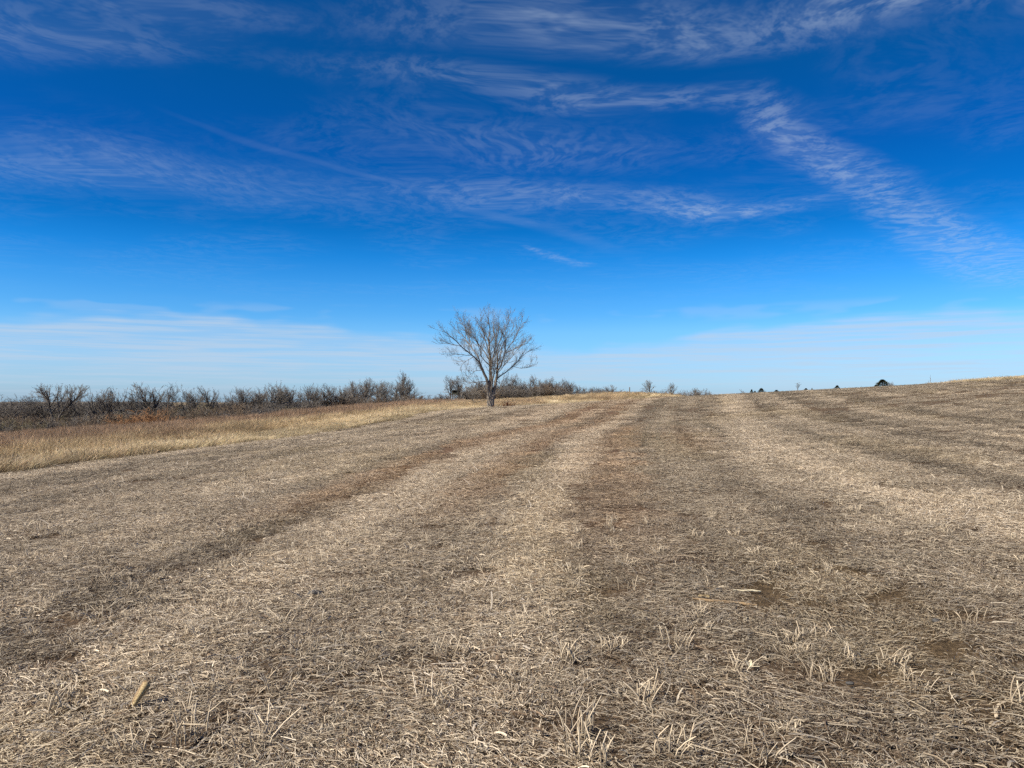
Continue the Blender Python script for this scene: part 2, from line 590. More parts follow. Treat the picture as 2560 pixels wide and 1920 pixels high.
M_BARK = bark_mat('lone_tree_bark', (0.085, 0.070, 0.056), (0.29, 0.245, 0.20))
M_TWIG = bark_mat('lone_tree_twig', (0.105, 0.092, 0.078), (0.22, 0.195, 0.165), 3.0)
M_GREY = bark_mat('hedgerow_bark', (0.045, 0.040, 0.036), (0.135, 0.12, 0.105))
M_GREYTW = bark_mat('hedgerow_twig', (0.10, 0.089, 0.079), (0.21, 0.187, 0.165), 2.0)
M_BROWNTW = bark_mat('brown_shrub_twig', (0.085, 0.064, 0.047), (0.20, 0.150, 0.108), 2.0)
M_OLIVETW = bark_mat('olive_shrub_twig', (0.09, 0.078, 0.050), (0.20, 0.17, 0.11), 2.0)
M_RUSTTW = bark_mat('rust_shrub_twig', (0.20, 0.11, 0.055), (0.34, 0.19, 0.10), 2.0)
M_CEDAR = bark_mat('cedar_foliage', (0.026, 0.034, 0.016), (0.085, 0.078, 0.038), 6.0, (1, 1, 1))
M_REDWEED = bark_mat('dark_red_weed', (0.05, 0.018, 0.010), (0.11, 0.042, 0.022), 6.0, (1, 1, 1))


def ground_mat():
    m, t, b = new_mat('field_ground')
    col = attr_node(t, 'Col').outputs['Color']
    n1 = tex_noise(t, 34.0, 6, 0.7, 'Object', (1, 0.8, 1))
    n2 = tex_noise(t, 6.0, 5, 0.65)
    v = ramp_node(t, n1.outputs['Fac'], [(0.30, (0.35, 0.33, 0.30)), (0.5, (0.95, 0.94, 0.92)), (0.66, (2.0, 1.98, 1.9))])
    v2 = ramp_node(t, n2.outputs['Fac'], [(0.3, (0.78, 0.77, 0.75)), (0.7, (1.2, 1.2, 1.2))])
    t.links.new(mult(t, mult(t, col, v), v2), b.inputs['Base Color'])
    bp = t.nodes.new('ShaderNodeBump')
    bp.inputs['Strength'].default_value = 0.9
    bp.inputs['Distance'].default_value = 0.03
    t.links.new(n1.outputs['Fac'], bp.inputs['Height'])
    t.links.new(bp.outputs[0], b.inputs['Normal'])
    b.inputs['Roughness'].default_value = 0.95
    b.inputs['Specular IOR Level'].default_value = 0.1
    return m


M_GROUND = ground_mat()

# ------------------------------------------------------------------ ground sheet (one sheet to the horizon)
front = np.arange(-44, 44.01, 0.22)
back = np.concatenate([np.arange(47, 180, 4.0), np.arange(180, 314, 4.0)])
ang = np.radians(np.concatenate([front, back]))          # measured from +Y towards +X
rad = np.concatenate([[0.0], np.exp(np.arange(math.log(0.5), math.log(5200), 0.021))])
AA, RR = np.meshgrid(ang, rad, indexing='xy')            # rows: radius
GX, GY = RR * np.sin(AA), RR * np.cos(AA)
GZ = ground_z(GX, GY)
ed = edge_dist(GX, GY)
near = 1 - sstep(RR, 12, 26)
GZ = GZ + near * ((fbm(GX * 3.1, GY * 3.1, 3) - 0.5) * 0.055 + (vnoise(GX * 14, GY * 14) - 0.5) * 0.022)
GZ -= sstep(ed, -0.2, 1.2) * (1 - sstep(ed, 1.2, 3.0)) * 0.03
cov, tint, red, olive = field_look(GX, GY)
soil = SOIL * (1 - red[..., None]) + RED_SOIL * red[..., None]
soil = soil * (1 - olive[..., None] * (1 - np.array([0.95, 0.95, 0.70])))
straw_avg = np.array([0.28, 0.225, 0.165]) * tint
far_mix = sstep(RR, 35, 90)[..., None] * cov[..., None] * 0.75
c_field = soil * (1 - far_mix) + straw_avg * far_mix
gt, rus = grass_tint(GX, GY, ed)
farn = fbm(GX * 0.012, GY * 0.012, 3)[..., None]
c_grass = gt * 0.55
c_far = np.array([0.25, 0.195, 0.125]) * (0.6 + 0.8 * farn)
fm = sstep(RR, 170, 260)[..., None]
c_grass = c_grass * (1 - fm) + c_far * fm
inside = sstep(ed, -0.3, 0.5)[..., None]
GC = c_field * inside + c_grass * (1 - inside)
nr, na = GX.shape
idx = np.arange(nr * na).reshape(nr, na)
F = np.stack([idx[:-1, :], idx[1:, :], np.roll(idx, -1, 1)[1:, :], np.roll(idx, -1, 1)[:-1, :]], -1).reshape(-1, 4)[:, ::-1]
ground = obj('ground', mesh_np('ground', np.stack([GX, GY, GZ], -1).reshape(-1, 3), F, True, GC.reshape(-1, 3)), None, M_GROUND)
tag(ground, 'wide harvested field and dry prairie rising gently to the right', None, None, 'structure')
print('ground done', len(F))


# ------------------------------------------------------------------ scatter by geometry nodes (uncountable stuff only)
def scatter(name, label, variants, P, rot, scl, tintc, pick, mat):
    lib = bpy.data.collections.new(name + '_pieces')
    for i, me in enumerate(variants):
        if not me.materials: me.materials.append(mat)
        o = bpy.data.objects.new('%s_piece_%02d' % (name, i), me)
        lib.objects.link(o)
    n = len(P)
    me = bpy.data.meshes.new(name)
    me.vertices.add(n)
    me.vertices.foreach_set('co', np.asarray(P, dtype=np.float32).ravel())
    for nm, typ, key, arr in (('rot', 'FLOAT_VECTOR', 'vector', rot), ('scl', 'FLOAT_VECTOR', 'vector', scl), ('tint', 'FLOAT_VECTOR', 'vector', tintc)):
        a = me.attributes.new(nm, typ, 'POINT')
        a.data.foreach_set(key, np.asarray(arr, dtype=np.float32).ravel())
    a = me.attributes.new('pick', 'INT', 'POINT')
    a.data.foreach_set('value', np.asarray(pick, dtype=np.int32))
    me.update()
    o = obj(name, me, None, mat)
    g = bpy.data.node_groups.new(name + '_scatter', 'GeometryNodeTree')
    g.interface.new_socket('Geometry', in_out='INPUT', socket_type='NodeSocketGeometry')
    g.interface.new_socket('Geometry', in_out='OUTPUT', socket_type='NodeSocketGeometry')
    gi, go = g.nodes.new('NodeGroupInput'), g.nodes.new('NodeGroupOutput')
    ci = g.nodes.new('GeometryNodeCollectionInfo')
    ci.inputs['Collection'].default_value = lib
    ci.inputs['Separate Children'].default_value = True
    ci.inputs['Reset Children'].default_value = True
    ip = g.nodes.new('GeometryNodeInstanceOnPoints')
    ip.inputs['Pick Instance'].default_value = True

    def named(nm, typ):
        k = g.nodes.new('GeometryNodeInputNamedAttribute')
        k.data_type = typ
        k.inputs['Name'].default_value = nm
        return k.outputs['Attribute']
    e2r = g.nodes.new('FunctionNodeEulerToRotation')
    g.links.new(named('rot', 'FLOAT_VECTOR'), e2r.inputs[0])
    g.links.new(gi.outputs[0], ip.inputs['Points'])
    g.links.new(ci.outputs[0], ip.inputs['Instance'])
    g.links.new(named('pick', 'INT'), ip.inputs['Instance Index'])
    g.links.new(e2r.outputs[0], ip.inputs['Rotation'])
    g.links.new(named('scl', 'FLOAT_VECTOR'), ip.inputs['Scale'])
    g.links.new(ip.outputs[0], go.inputs[0])
    md = o.modifiers.new('scatter', 'NODES')
    md.node_group = g
    tag(o, label, None, None, 'stuff')
    return o


def slope_rot(x, y, spin):
    """Euler angles that lay a piece on the slope and spin it about its own axis."""
    h = 0.4
    gx = (ground_z(x + h, y) - ground_z(x - h, y)) / (2 * h)
    gy = (ground_z(x, y + h) - ground_z(x, y - h)) / (2 * h)
    # small-angle: rotate about the spun axes
    c, s = np.cos(spin), np.sin(spin)
    rx = gy * c - gx * s
    ry = -(gx * c + gy * s)
    return np.stack([rx, ry, spin], -1)


def ribbons(n, p0, d, L, w, bend, lift, seg=3, r=None):
    """n curved flat straws: p0 (n,3), heading d (n), length L, width w, sideways bend, end lift."""
    r = r or rng
    t = np.linspace(0, 1, seg + 1)[None, :]
    hd = d[:, None] + bend[:, None] * (t - 0.5)
    st = L[:, None] / seg
    X = p0[:, 0:1] + np.concatenate([np.zeros((n, 1)), np.cumsum(np.cos(hd[:, :-1]) * st, 1)], 1)
    Y = p0[:, 1:2] + np.concatenate([np.zeros((n, 1)), np.cumsum(np.sin(hd[:, :-1]) * st, 1)], 1)
    Z = p0[:, 2:3] + lift[:, None] * L[:, None] * t + (r.random((n, 1)) * 0.012) * np.sin(t * math.pi)
    roll = r.uniform(-0.9, 0.9, n)[:, None]
    wx = -np.sin(hd) * np.cos(roll) * w[:, None] * 0.5
    wy = np.cos(hd) * np.cos(roll) * w[:, None] * 0.5
    wz = np.sin(roll) * w[:, None] * 0.5 * np.ones_like(t)
    A = np.stack([X + wx, Y + wy, Z + wz], -1)
    B = np.stack([X - wx, Y - wy, Z - wz], -1)
    V = np.stack([A, B], 2).reshape(n, -1, 3)                 # per straw: a0 b0 a1 b1 ...
    k = (seg + 1) * 2
    q = np.array([[2 * i, 2 * i + 1, 2 * i + 3, 2 * i + 2] for i in range(seg)])
    F = (q[None] + (np.arange(n) * k)[:, None, None]).reshape(-1, 4)
    return V.reshape(-1, 3), F, k


STRAW = np.array([[0.66, 0.565, 0.43], [0.50, 0.415, 0.305], [0.38, 0.305, 0.215], [0.40, 0.355, 0.30], [0.24, 0.172, 0.112], [0.14, 0.098, 0.064], [0.78, 0.69, 0.55]])
STRAW = STRAW * np.array([.75, .735, .725])
STRAW_P = np.array([0.22, 0.20, 0.16, 0.12, 0.15, 0.09, 0.06])


def straw_tile(seed, n=1500, rad_=0.46, lo=0.05, hi=0.20):
    r = np.random.default_rng(seed)
    rr = rad_ * np.sqrt(r.random(n)) * (0.75 + 0.25 * r.random(n))
    a = r.random(n) * 2 * math.pi
    main = r.uniform(0, math.pi)
    d = np.where(r.random(n) < 0.55, main + r.normal(0, 0.45, n), r.uniform(0, 2 * math.pi, n))
    L = np.clip(r.lognormal(math.log(0.050), 0.52, n), 0.012, 0.19)
    w = r.uniform(0.0015, 0.0037, n) * (1 + 0.3 * (L > 0.14)) * np.where(r.random(n) < .05, 2.8, 1.0)
    z = -0.006 + 0.036 * r.random(n) ** 1.2
    lift = np.where(r.random(n) < 0.06, r.uniform(0.1, 0.6, n), r.normal(0.02, 0.06, n))
    p0 = np.stack([rr * np.cos(a), rr * np.sin(a), z], -1)
    V, F_, k = ribbons(n, p0, d, L, w, r.normal(0, 0.55, n), lift, 3, r)
    c = STRAW[r.choice(len(STRAW), n, p=STRAW_P)] * r.uniform(0.72, 1.22, n)[:, None]
    return mesh_np('straw_tile', V, F_, False, np.repeat(c, k, axis=0))


tiles = [straw_tile(100 + i) for i in range(12)]
pts = []


def grid_pts(cell, y0, y1, slope=0.72, pad=4.0, seed=1):
    r = np.random.default_rng(seed)
    ys = np.arange(y0, y1, cell)
    out = []
    for y in ys:
        hw = slope * max(y, 0) + pad
        xs = np.arange(-hw, hw, cell)
        out.append(np.stack([xs + r.uniform(-.5, .5, len(xs)) * cell, y + r.uniform(-.5, .5, len(xs)) * cell], -1))
    return np.concatenate(out)


bands = [(0.50, -1.0, 16.0, 1.0, 3, 0), (0.50, -1.0, 16.0, 1.0, 13, 1), (0.58, 16.0, 40.0, 1.15, 4, 0), (0.62, 16.0, 40.0, 1.15, 14, 1), (0.85, 40.0, 150.0, 1.6, 5, 2)]
Ps, Ss, Ts, Rs, Ks = [], [], [], [], []
for cell, y0, y1, sc, sd, layer in bands:      # a thin layer everywhere, then a second one where the residue lies thick
    g = grid_pts(cell, y0, y1, seed=sd)
    e = edge_dist(g[:, 0], g[:, 1])
    cv, tn, rd, ol = field_look(g[:, 0], g[:, 1])
    r = np.random.default_rng(sd + 50)
    pr = {0: (0.92 if y1 < 20 else 0.60) + (0.08 if y1 < 20 else 0.40) * cv, 1: cv ** 1.4 * 1.1, 2: 0.30 + 0.70 * cv}[layer]
    keep = (e > 0.25) & (r.random(len(g)) < pr) & (g[:, 0] < 0.70 * np.maximum(g[:, 1], 0) + 5)
    g, tn, cv = g[keep], tn[keep], cv[keep]
    z = ground_z(g[:, 0], g[:, 1])
    z += 0.012
    Ps.append(np.column_stack([g, z]))
    sc_ = sc * r.uniform(0.75, 1.15, len(g))
    Ss.append(np.stack([sc_, sc_, sc_ * r.uniform(0.7, 1.2, len(g)) / (sc ** 0.5)], -1))
    Ts.append(tn * r.uniform(*((0.88, 1.12) if y1 < 20 else (0.76, 1.24)), len(g))[:, None])
    Rs.append(slope_rot(g[:, 0], g[:, 1], r.uniform(0, 2 * math.pi, len(g))))
    Ks.append(r.integers(0, len(tiles), len(g)))
litter = scatter('straw_litter', 'pale chopped straw and crop residue lying over the harvested field', tiles,
                 np.concatenate(Ps), np.concatenate(Rs), np.concatenate(Ss), np.concatenate(Ts), np.concatenate(Ks), M_STRAW)
print('litter tiles', sum(len(p) for p in Ps))


# ------------------------------------------------------------------ stubble tufts in rows
def stub_tuft(seed, n=9, h=0.15, spread=0.035, lean=0.22, wide=1.0):
    r = random.Random(seed)
    polys, cols = [], []
    for i in range(n):
        a = r.uniform(0, 6.28)
        rr = spread * math.sqrt(r.random()) * 1.3
        x, y = rr * math.cos(a) * 0.8, rr * math.sin(a) * 1.5
        hh = h * r.uniform(0.55, 1.0)
        lx, ly = r.gauss(0, lean) * .7 + x * 2, r.gauss(0, lean) * .7 + y * 1.5
        p = [(x, y, -0.03)]
        cx_, cy_ = x, y
        bx, by = r.gauss(0, .3), r.gauss(0, .3)
        for k in range(1, 4):
            t = k / 3
            cx_ = x + (lx * t + bx * t * t) * hh
            cy_ = y + (ly * t + by * t * t) * hh
            p.append((cx_, cy_, hh * t))
        w = r.uniform(0.0022, 0.0043) * wide
        polys.append((p, [w * 1.15, w, w * 0.95, w * 0.8], 4))
        base = (STRAW[r.choices(range(len(STRAW)), STRAW_P)[0]] * .5 + STRAW[6] * .5) * r.uniform(0.85, 1.2)
        cols.append(base)
        if r.random() < 0.30:                                     # a broken side shoot
            q = p[2]
            polys.append(([q, (q[0] + r.gauss(0, .02), q[1] + r.gauss(0, .02), q[2] + .02), (q[0] + r.gauss(0, .045), q[1] + r.gauss(0, .045), q[2] + r.uniform(0, .05))], [w * .7, w * .6, w * .45], 4))
            cols.append(base * 0.95)
    for i in range(n):                                            # dry leaves drooping round the foot
        a = r.uniform(0, 6.28); l = r.uniform(0.05, 0.15)
        p = [(0.01 * math.cos(a), 0.01 * math.sin(a), 0.01), (l * .5 * math.cos(a), l * .5 * math.sin(a), r.uniform(.01, .06)), (l * math.cos(a + r.gauss(0, .4)), l * math.sin(a + r.gauss(0, .4)), r.uniform(0, .02))]
        polys.append((p, [.0022 * wide, .0022 * wide, .001], 3))
        cols.append(STRAW[r.choices(range(len(STRAW)), STRAW_P)[0]] * r.uniform(.7, 1.1))
    V, F_, C = tubes(polys, lambda i: cols[i])
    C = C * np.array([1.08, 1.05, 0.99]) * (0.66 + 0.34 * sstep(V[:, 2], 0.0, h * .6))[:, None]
    return mesh_np('stubble_tuft', V, F_, True, C)


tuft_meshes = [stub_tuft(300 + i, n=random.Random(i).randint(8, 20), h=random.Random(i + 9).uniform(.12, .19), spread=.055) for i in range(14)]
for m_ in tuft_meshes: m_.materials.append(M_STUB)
ROW, S0 = 0.43, 0.30


def row_x(k, y): return S0 + ROW * k + float(row_bend(np.float64(y)))


# tufts that stand out in the photograph (pixel of the foot, height in m, mesh)
near_spots = []
KEY = [(470, 1868, .20), (640, 1880, .19), (760, 1640, .15), (700, 1740, .16), (600, 1690, .12), (150, 1780, .17), (480, 1600, .12), (1090, 1770, .16), (1120, 1650, .14),
       (1420, 1660, .18), (1440, 1850, .19), (1470, 1915, .16), (1530, 1635, .14), (1620, 1760, .16), (1690, 1620, .14), (1840, 1690, .12), (1900, 1900, .15), (1680, 1890, .15), (2060, 1600, .13), (2130, 1660, .13),
       (870, 1490, .12), (830, 1500, .11), (240, 1330, .17), (60, 1330, .16), (110, 1335, .13), (920, 1345, .12), (760, 1345, .13), (1360, 1560, .11), (560, 1530, .10), (250, 1560, .12), (1760, 1480, .10)]


def px_ground(px, py):
    """World point on the terrain under a pixel of the 2560 px frame."""
    u, v = (px - CX) / FPX, (HZ - py) / FPX
    lo, hi = 1.0, 400.0
    Y = 1.0
    step = 0.05
    while Y < 300:
        if EYE + v * Y <= gz(u * Y, Y): break
        Y *= 1.01
    return u * Y, Y, gz(u * Y, Y)


for px, py, h in KEY:
    x, y, z = px_ground(px, py)
    near_spots.append((x, y, h / 0.175, True))
r = random.Random(8)
cand = []
for k in range(-60, 60):
    y = 2.0
    while y < 12:
        x = row_x(k, y)
        if abs(x) < 0.70 * y + 0.5:
            pres = float(fbm(np.float64(x * 0.9 + 31), np.float64(y * 0.5 + 3), 3))
            left = 0.18 if x < -1 else 0.0
            if r.random() < max(0.04, (pres - 0.33) * 2.0 + left):
                cand.append((x + r.gauss(0, .022), y, r.uniform(.32, .78), False))
        y += r.uniform(0.16, 0.42)
cand.sort(key=lambda c: c[1])
near_spots += cand[:300 - len(near_spots)]
y_end = max(c[1] for c in near_spots)
KEY_LABEL = {0: 'tall ragged stubble tuft below and right of the corn cob, bottom left', 1: 'tall pale stubble tuft second right of the corn cob at the bottom', 2: 'pale upright stubble tuft below the dark slate stone',
             3: 'wide stubble tuft right of the corn cob, halfway to the centre', 5: 'pale bent stubble tuft at the far left, left of the corn cob', 9: 'tall narrow stubble tuft left of the folded corn husk',
             10: 'dense stubble tuft at the bottom edge just right of centre', 7: 'slim stubble tuft left of centre, above the bottom edge', 22: 'single forked pale tuft standing alone at middle left', 16: 'last big stubble tuft at the bottom, right of centre', 20: 'bright stubble tuft just right of the dark slate stone'}
GROUP_T = 'stubble tufts standing in the near field'
for i, (x, y, s, key) in enumerate(near_spots):
    o = obj('stubble_tuft', tuft_meshes[i % len(tuft_meshes)])
    o.location = (x, y, gz(x, y) + 0.012)
    o.rotation_euler = (r.gauss(0, .1), r.gauss(0, .1), r.uniform(0, 6.28))
    o.scale = (s ** .5, s ** .5, s)
    tag(o, KEY_LABEL.get(i, 'small tuft of broken pale straw stubble standing up from the near field'), 'stubble tuft', GROUP_T)
print('near tufts', len(near_spots), y_end)

far_t = []
for k in range(-110, 130):
    y = max(y_end * 0.9, 5.0)
    while y < 105:
        x = row_x(k, y)
        if abs(x) < 0.70 * y + 3:
            far_t.append((x, y))
        y += 0.16 + 0.003 * y
far_t = np.array(far_t)
rn = np.random.default_rng(21)
far_t += rn.normal(0, 0.03, far_t.shape)
s_ = row_s(far_t[:, 0], far_t[:, 1])
pres = fbm(far_t[:, 0] * 0.5 + 31, far_t[:, 1] * 0.2 + 3, 3)
prob = np.clip((pres - 0.30) * 1.1, 0.06, 1) * (1 - 0.5 * (1 - sstep(far_t[:, 1], 9, 16)))
prob = prob + 0.85 * sstep(s_, .7, 1.1) * (1 - sstep(s_, 2.5, 3.0)) * sstep(far_t[:, 1], 14, 22)
prob = prob + 0.6 * np.exp(-((s_ + 15.0) / 1.3) ** 2) + 0.45 * np.exp(-((s_ + 9.6) / 0.6) ** 2)
prob = prob + 0.6 * sstep(s_, 5, 7) * sstep(far_t[:, 1], 40, 60)
keep = (rn.random(len(far_t)) < prob) & (edge_dist(far_t[:, 0], far_t[:, 1]) > 0.5) & ~((far_t[:, 1] < y_end) & (rn.random(len(far_t)) < .7))
far_t = far_t[keep]
s_k = s_[keep]
tuft_far = []
for i in range(8):
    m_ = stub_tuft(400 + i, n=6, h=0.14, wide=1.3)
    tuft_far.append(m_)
nt = len(far_t)
cv, tn, rd, ol = field_look(far_t[:, 0], far_t[:, 1])
sc_ = rn.uniform(0.40, 0.95, nt)
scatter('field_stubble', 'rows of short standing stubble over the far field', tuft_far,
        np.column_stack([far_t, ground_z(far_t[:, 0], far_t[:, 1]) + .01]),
        np.stack([rn.normal(0, .1, nt), rn.normal(0, .1, nt), rn.uniform(0, 6.28, nt)], -1), np.stack([sc_] * 3, -1), tn * (np.where((s_k > .5) & (far_t[:, 1] > 13), .70, 1.0) * rn.uniform(.55, 1.25, nt))[:, None], rn.integers(0, 8, nt), M_STRAW)  # right-hand far rows tinted darker: their shaded side is put into the colour
print('far tufts', nt)


# ------------------------------------------------------------------ prairie grass
def grass_clump(seed, n=70, h=1.0, spread=0.32, w=0.009):
    r = np.random.default_rng(seed)
    seg = 4
    a = r.uniform(0, 2 * math.pi, n); rr = spread * np.sqrt(r.random(n))
    H = h * r.uniform(0.45, 1.08, n)
    la = r.normal(0.3, 1.2, n); lm = np.abs(r.normal(0.16, 0.12, n)); cv_ = np.abs(r.normal(0.20, 0.16, n))
    t = np.linspace(0, 1, seg + 1)[None, :]
    off = (lm[:, None] * t + cv_[:, None] * t ** 2.4) * H[:, None]
    X = (rr * np.cos(a))[:, None] + np.cos(la)[:, None] * off
    Y = (rr * np.sin(a))[:, None] + np.sin(la)[:, None] * off
    Z = H[:, None] * (t - 0.25 * cv_[:, None] * t ** 3) - 0.03
    wd = w * r.uniform(.6, 1.3, n)[:, None] * np.where(t > 0.7, 1.2, 1.0) * np.where(t > 0.97, 0.4, 1.0)
    fa = r.uniform(0, math.pi, n)[:, None]
    A = np.stack([X + np.cos(fa) * wd / 2, Y + np.sin(fa) * wd / 2, Z], -1)
    B = np.stack([X - np.cos(fa) * wd / 2, Y - np.sin(fa) * wd / 2, Z], -1)
    V = np.stack([A, B], 2).reshape(-1, 3)
    k = (seg + 1) * 2
    q = np.array([[2 * i, 2 * i + 1, 2 * i + 3, 2 * i + 2] for i in range(seg)])
    F_ = (q[None] + (np.arange(n) * k)[:, None, None]).reshape(-1, 4)
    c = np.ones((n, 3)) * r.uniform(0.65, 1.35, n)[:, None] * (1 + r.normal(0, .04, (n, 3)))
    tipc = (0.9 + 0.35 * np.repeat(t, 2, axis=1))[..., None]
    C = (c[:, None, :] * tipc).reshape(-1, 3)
    return mesh_np('grass_clump', V, F_, False, C)


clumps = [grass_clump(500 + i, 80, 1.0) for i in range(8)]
Gs = []
for cell, y0, y1, sd in ((0.42, 12, 55, 31), (0.62, 55, 110, 32), (1.0, 110, 180, 33)):
    Gs.append((grid_pts(cell, y0, y1, 0.75, 6.0, sd), cell))
Ps, Ss, Ts, Rs, Ks = [], [], [], [], []
for g, cell in Gs:
    e = edge_dist(g[:, 0], g[:, 1])
    keep = (e < -0.05) & (e > -75)
    back_ = (g[:, 0] > 38) & (g[:, 1] < 160)
    keep &= ~(back_ & (e < -14))
    g, e = g[keep], e[keep]
    tn, rus = grass_tint(g[:, 0], g[:, 1], e)
    rr_ = np.random.default_rng(61)
    hn = fbm(g[:, 0] * 0.16 + 3, g[:, 1] * 0.10, 3)
    hl = fbm(g[:, 0] * 0.55 + 60, g[:, 1] * 0.4, 2)
    hgt = (0.22 + 0.50 * sstep(-e, 0.5, 11) + 0.35 * rus + 0.5 * (hn - 0.5) + 0.65 * (hl - 0.5)) * rr_.uniform(0.75, 1.2, len(g))
    hgt = np.where(g[:, 0] > 34, np.clip(hgt * 0.8, .28, .7), hgt)
    hgt = np.clip(hgt, 0.18, 1.5)
    wd = (0.75 + 0.35 * cell) * rr_.uniform(0.8, 1.2, len(g))
    z = ground_z(g[:, 0], g[:, 1])
    Ps.append(np.column_stack([g, z])); Ts.append(tn * (rr_.uniform(.72, 1.28, len(g)) * (.8 + .4 * hl))[:, None])
    Ss.append(np.stack([wd * 1.25, wd * 1.25, hgt], -1)); Rs.append(np.stack([rr_.normal(0, .06, len(g)), rr_.normal(0, .06, len(g)), rr_.normal(0.4, .9, len(g))], -1))
    Ks.append(rr_.integers(0, len(clumps), len(g)))
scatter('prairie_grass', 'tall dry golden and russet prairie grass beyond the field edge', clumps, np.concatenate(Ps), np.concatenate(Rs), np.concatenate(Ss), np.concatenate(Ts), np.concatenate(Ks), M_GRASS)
print('grass clumps', sum(len(p) for p in Ps))


# ------------------------------------------------------------------ bare trees
def nrm(d):
    l = math.sqrt(d[0] * d[0] + d[1] * d[1] + d[2] * d[2]) or 1.0
    return (d[0] / l, d[1] / l, d[2] / l)


def path(p, d, L, n, up, jit, r):
    pts = [p]
    s = L / n
    for i in range(n):
        d = nrm((d[0] + r.gauss(0, jit), d[1] + r.gauss(0, jit), d[2] + r.gauss(0, jit) * .8 + up))
        p = (p[0] + d[0] * s, p[1] + d[1] * s, p[2] + d[2] * s)
        pts.append(p)
    return pts, d


def side_dir(d, ang_, r, phi=None):
    d = nrm(d)
    ref = (0, 0, 1) if abs(d[2]) < 0.9 else (1, 0, 0)
    u = nrm((d[1] * ref[2] - d[2] * ref[1], d[2] * ref[0] - d[0] * ref[2], d[0] * ref[1] - d[1] * ref[0]))
    w = (d[1] * u[2] - d[2] * u[1], d[2] * u[0] - d[0] * u[2], d[0] * u[1] - d[1] * u[0])
    f = r.uniform(0, 6.283) if phi is None else phi
    c, s = math.cos(ang_), math.sin(ang_)
    return nrm(tuple(d[i] * c + (u[i] * math.cos(f) + w[i] * math.sin(f)) * s for i in range(3)))


def grow(out, pts, radii, lev, P, r):
    """Side shoots along a branch, then along the shoots."""
    if lev > P['max']: return
    L = sum(math.dist(a, b) for a, b in zip(pts[:-1], pts[1:]))
    k = max(2, int(L / P['gap'][lev] * r.uniform(.8, 1.2)))
    for i in range(k):
        t = P['t0'][lev] + (1 - P['t0'][lev]) * ((i + r.random()) / k)
        f = t * (len(pts) - 1)
        j = min(int(f), len(pts) - 2)
        f -= j
        a, b = pts[j], pts[j + 1]
        p = tuple(a[q] + (b[q] - a[q]) * f for q in range(3))
        d = nrm(tuple(b[q] - a[q] for q in range(3)))
        rad_ = radii[j] * (1 - f) + radii[j + 1] * f
        l = P['len'][lev] * r.uniform(.55, 1.25) * (1.15 - 0.55 * t)
        l = min(l, L * 0.85)
        dd = side_dir(d, R(r.uniform(*P['ang'])), r)
        if dd[2] < -0.15 and r.random() < P['lift']: dd = (dd[0], dd[1], -dd[2] * .6)
        n = P['seg'][lev]
        q, _ = path(p, dd, l, n, P['up'][lev], P['jit'], r)
        r0 = max(P['min'][lev], min(rad_ * .7, P['rad'][lev] * r.uniform(.8, 1.25)))
        rr_ = [r0 * (1 - .6 * s / n) for s in range(n + 1)]
        out.append((q, rr_, P['sides'][lev], lev))
        grow(out, q, rr_, lev + 1, P, r)


def tree_meshes(seed, H=8.0, stems=1, spread=.45, forks=7, fork_from=.25, P=None, stem_r=.16, lean=.05, fork_ang=(25, 55)):
    """Trunk (with its main limbs) and crown (branches and twigs) of a bare tree."""
    r = random.Random(seed)
    trunk, crown = [], []
    limbs = []
    for s in range(stems):
        a = r.uniform(0, 6.28)
        d = nrm((math.cos(a) * lean * (1.5 if stems > 1 else 1), math.sin(a) * lean * (1.5 if stems > 1 else 1), 1))
        hh = H * r.uniform(.72, .9) if s == 0 else H * r.uniform(.55, .85)
        pts, _ = path((math.cos(a) * .12 * (stems > 1), math.sin(a) * .12 * (stems > 1), -.15), d, hh, 8, .02, .07, r)
        rr_ = [stem_r * (1.35 if i == 0 else 1) * (1 - .85 * i / 8) for i in range(9)]
        trunk.append((pts, rr_, 7))
        limbs.append((pts, rr_))
        for k in range(forks):
            t = fork_from + (.92 - fork_from) * (k + r.random()) / forks
            j = min(int(t * 8), 7)
            p = pts[j]
            dd = nrm(tuple(pts[j + 1][q] - pts[j][q] for q in range(3)))
            dd = side_dir(dd, R(r.uniform(*fork_ang)), r)
            l = H * spread * (1.15 - .75 * t) * r.uniform(.75, 1.2)
            q, _ = path(p, dd, l, 6, .07, .11, r)
            r0 = rr_[j] * r.uniform(.45, .7)
            q_r = [r0 * (1 - .8 * i / 6) for i in range(7)]
            trunk.append((q, q_r, 5))
            limbs.append((q, q_r))
    for q, q_r in limbs: grow(crown, q, q_r, 0, P, r)
    return trunk, crown


FAR_P = dict(max=2, gap=[.42, .26, .18], t0=[.22, .15, .1], len=[1.5, .75, .38], ang=(22, 55), seg=[4, 3, 2], up=[.15, .12, .08], jit=.10, lift=.75, rad=[.042, .026, .018], min=[.027, .019, .0145], sides=[4, 3, 3])


def with_(P, **k):
    q = dict(P); q.update(k); return q


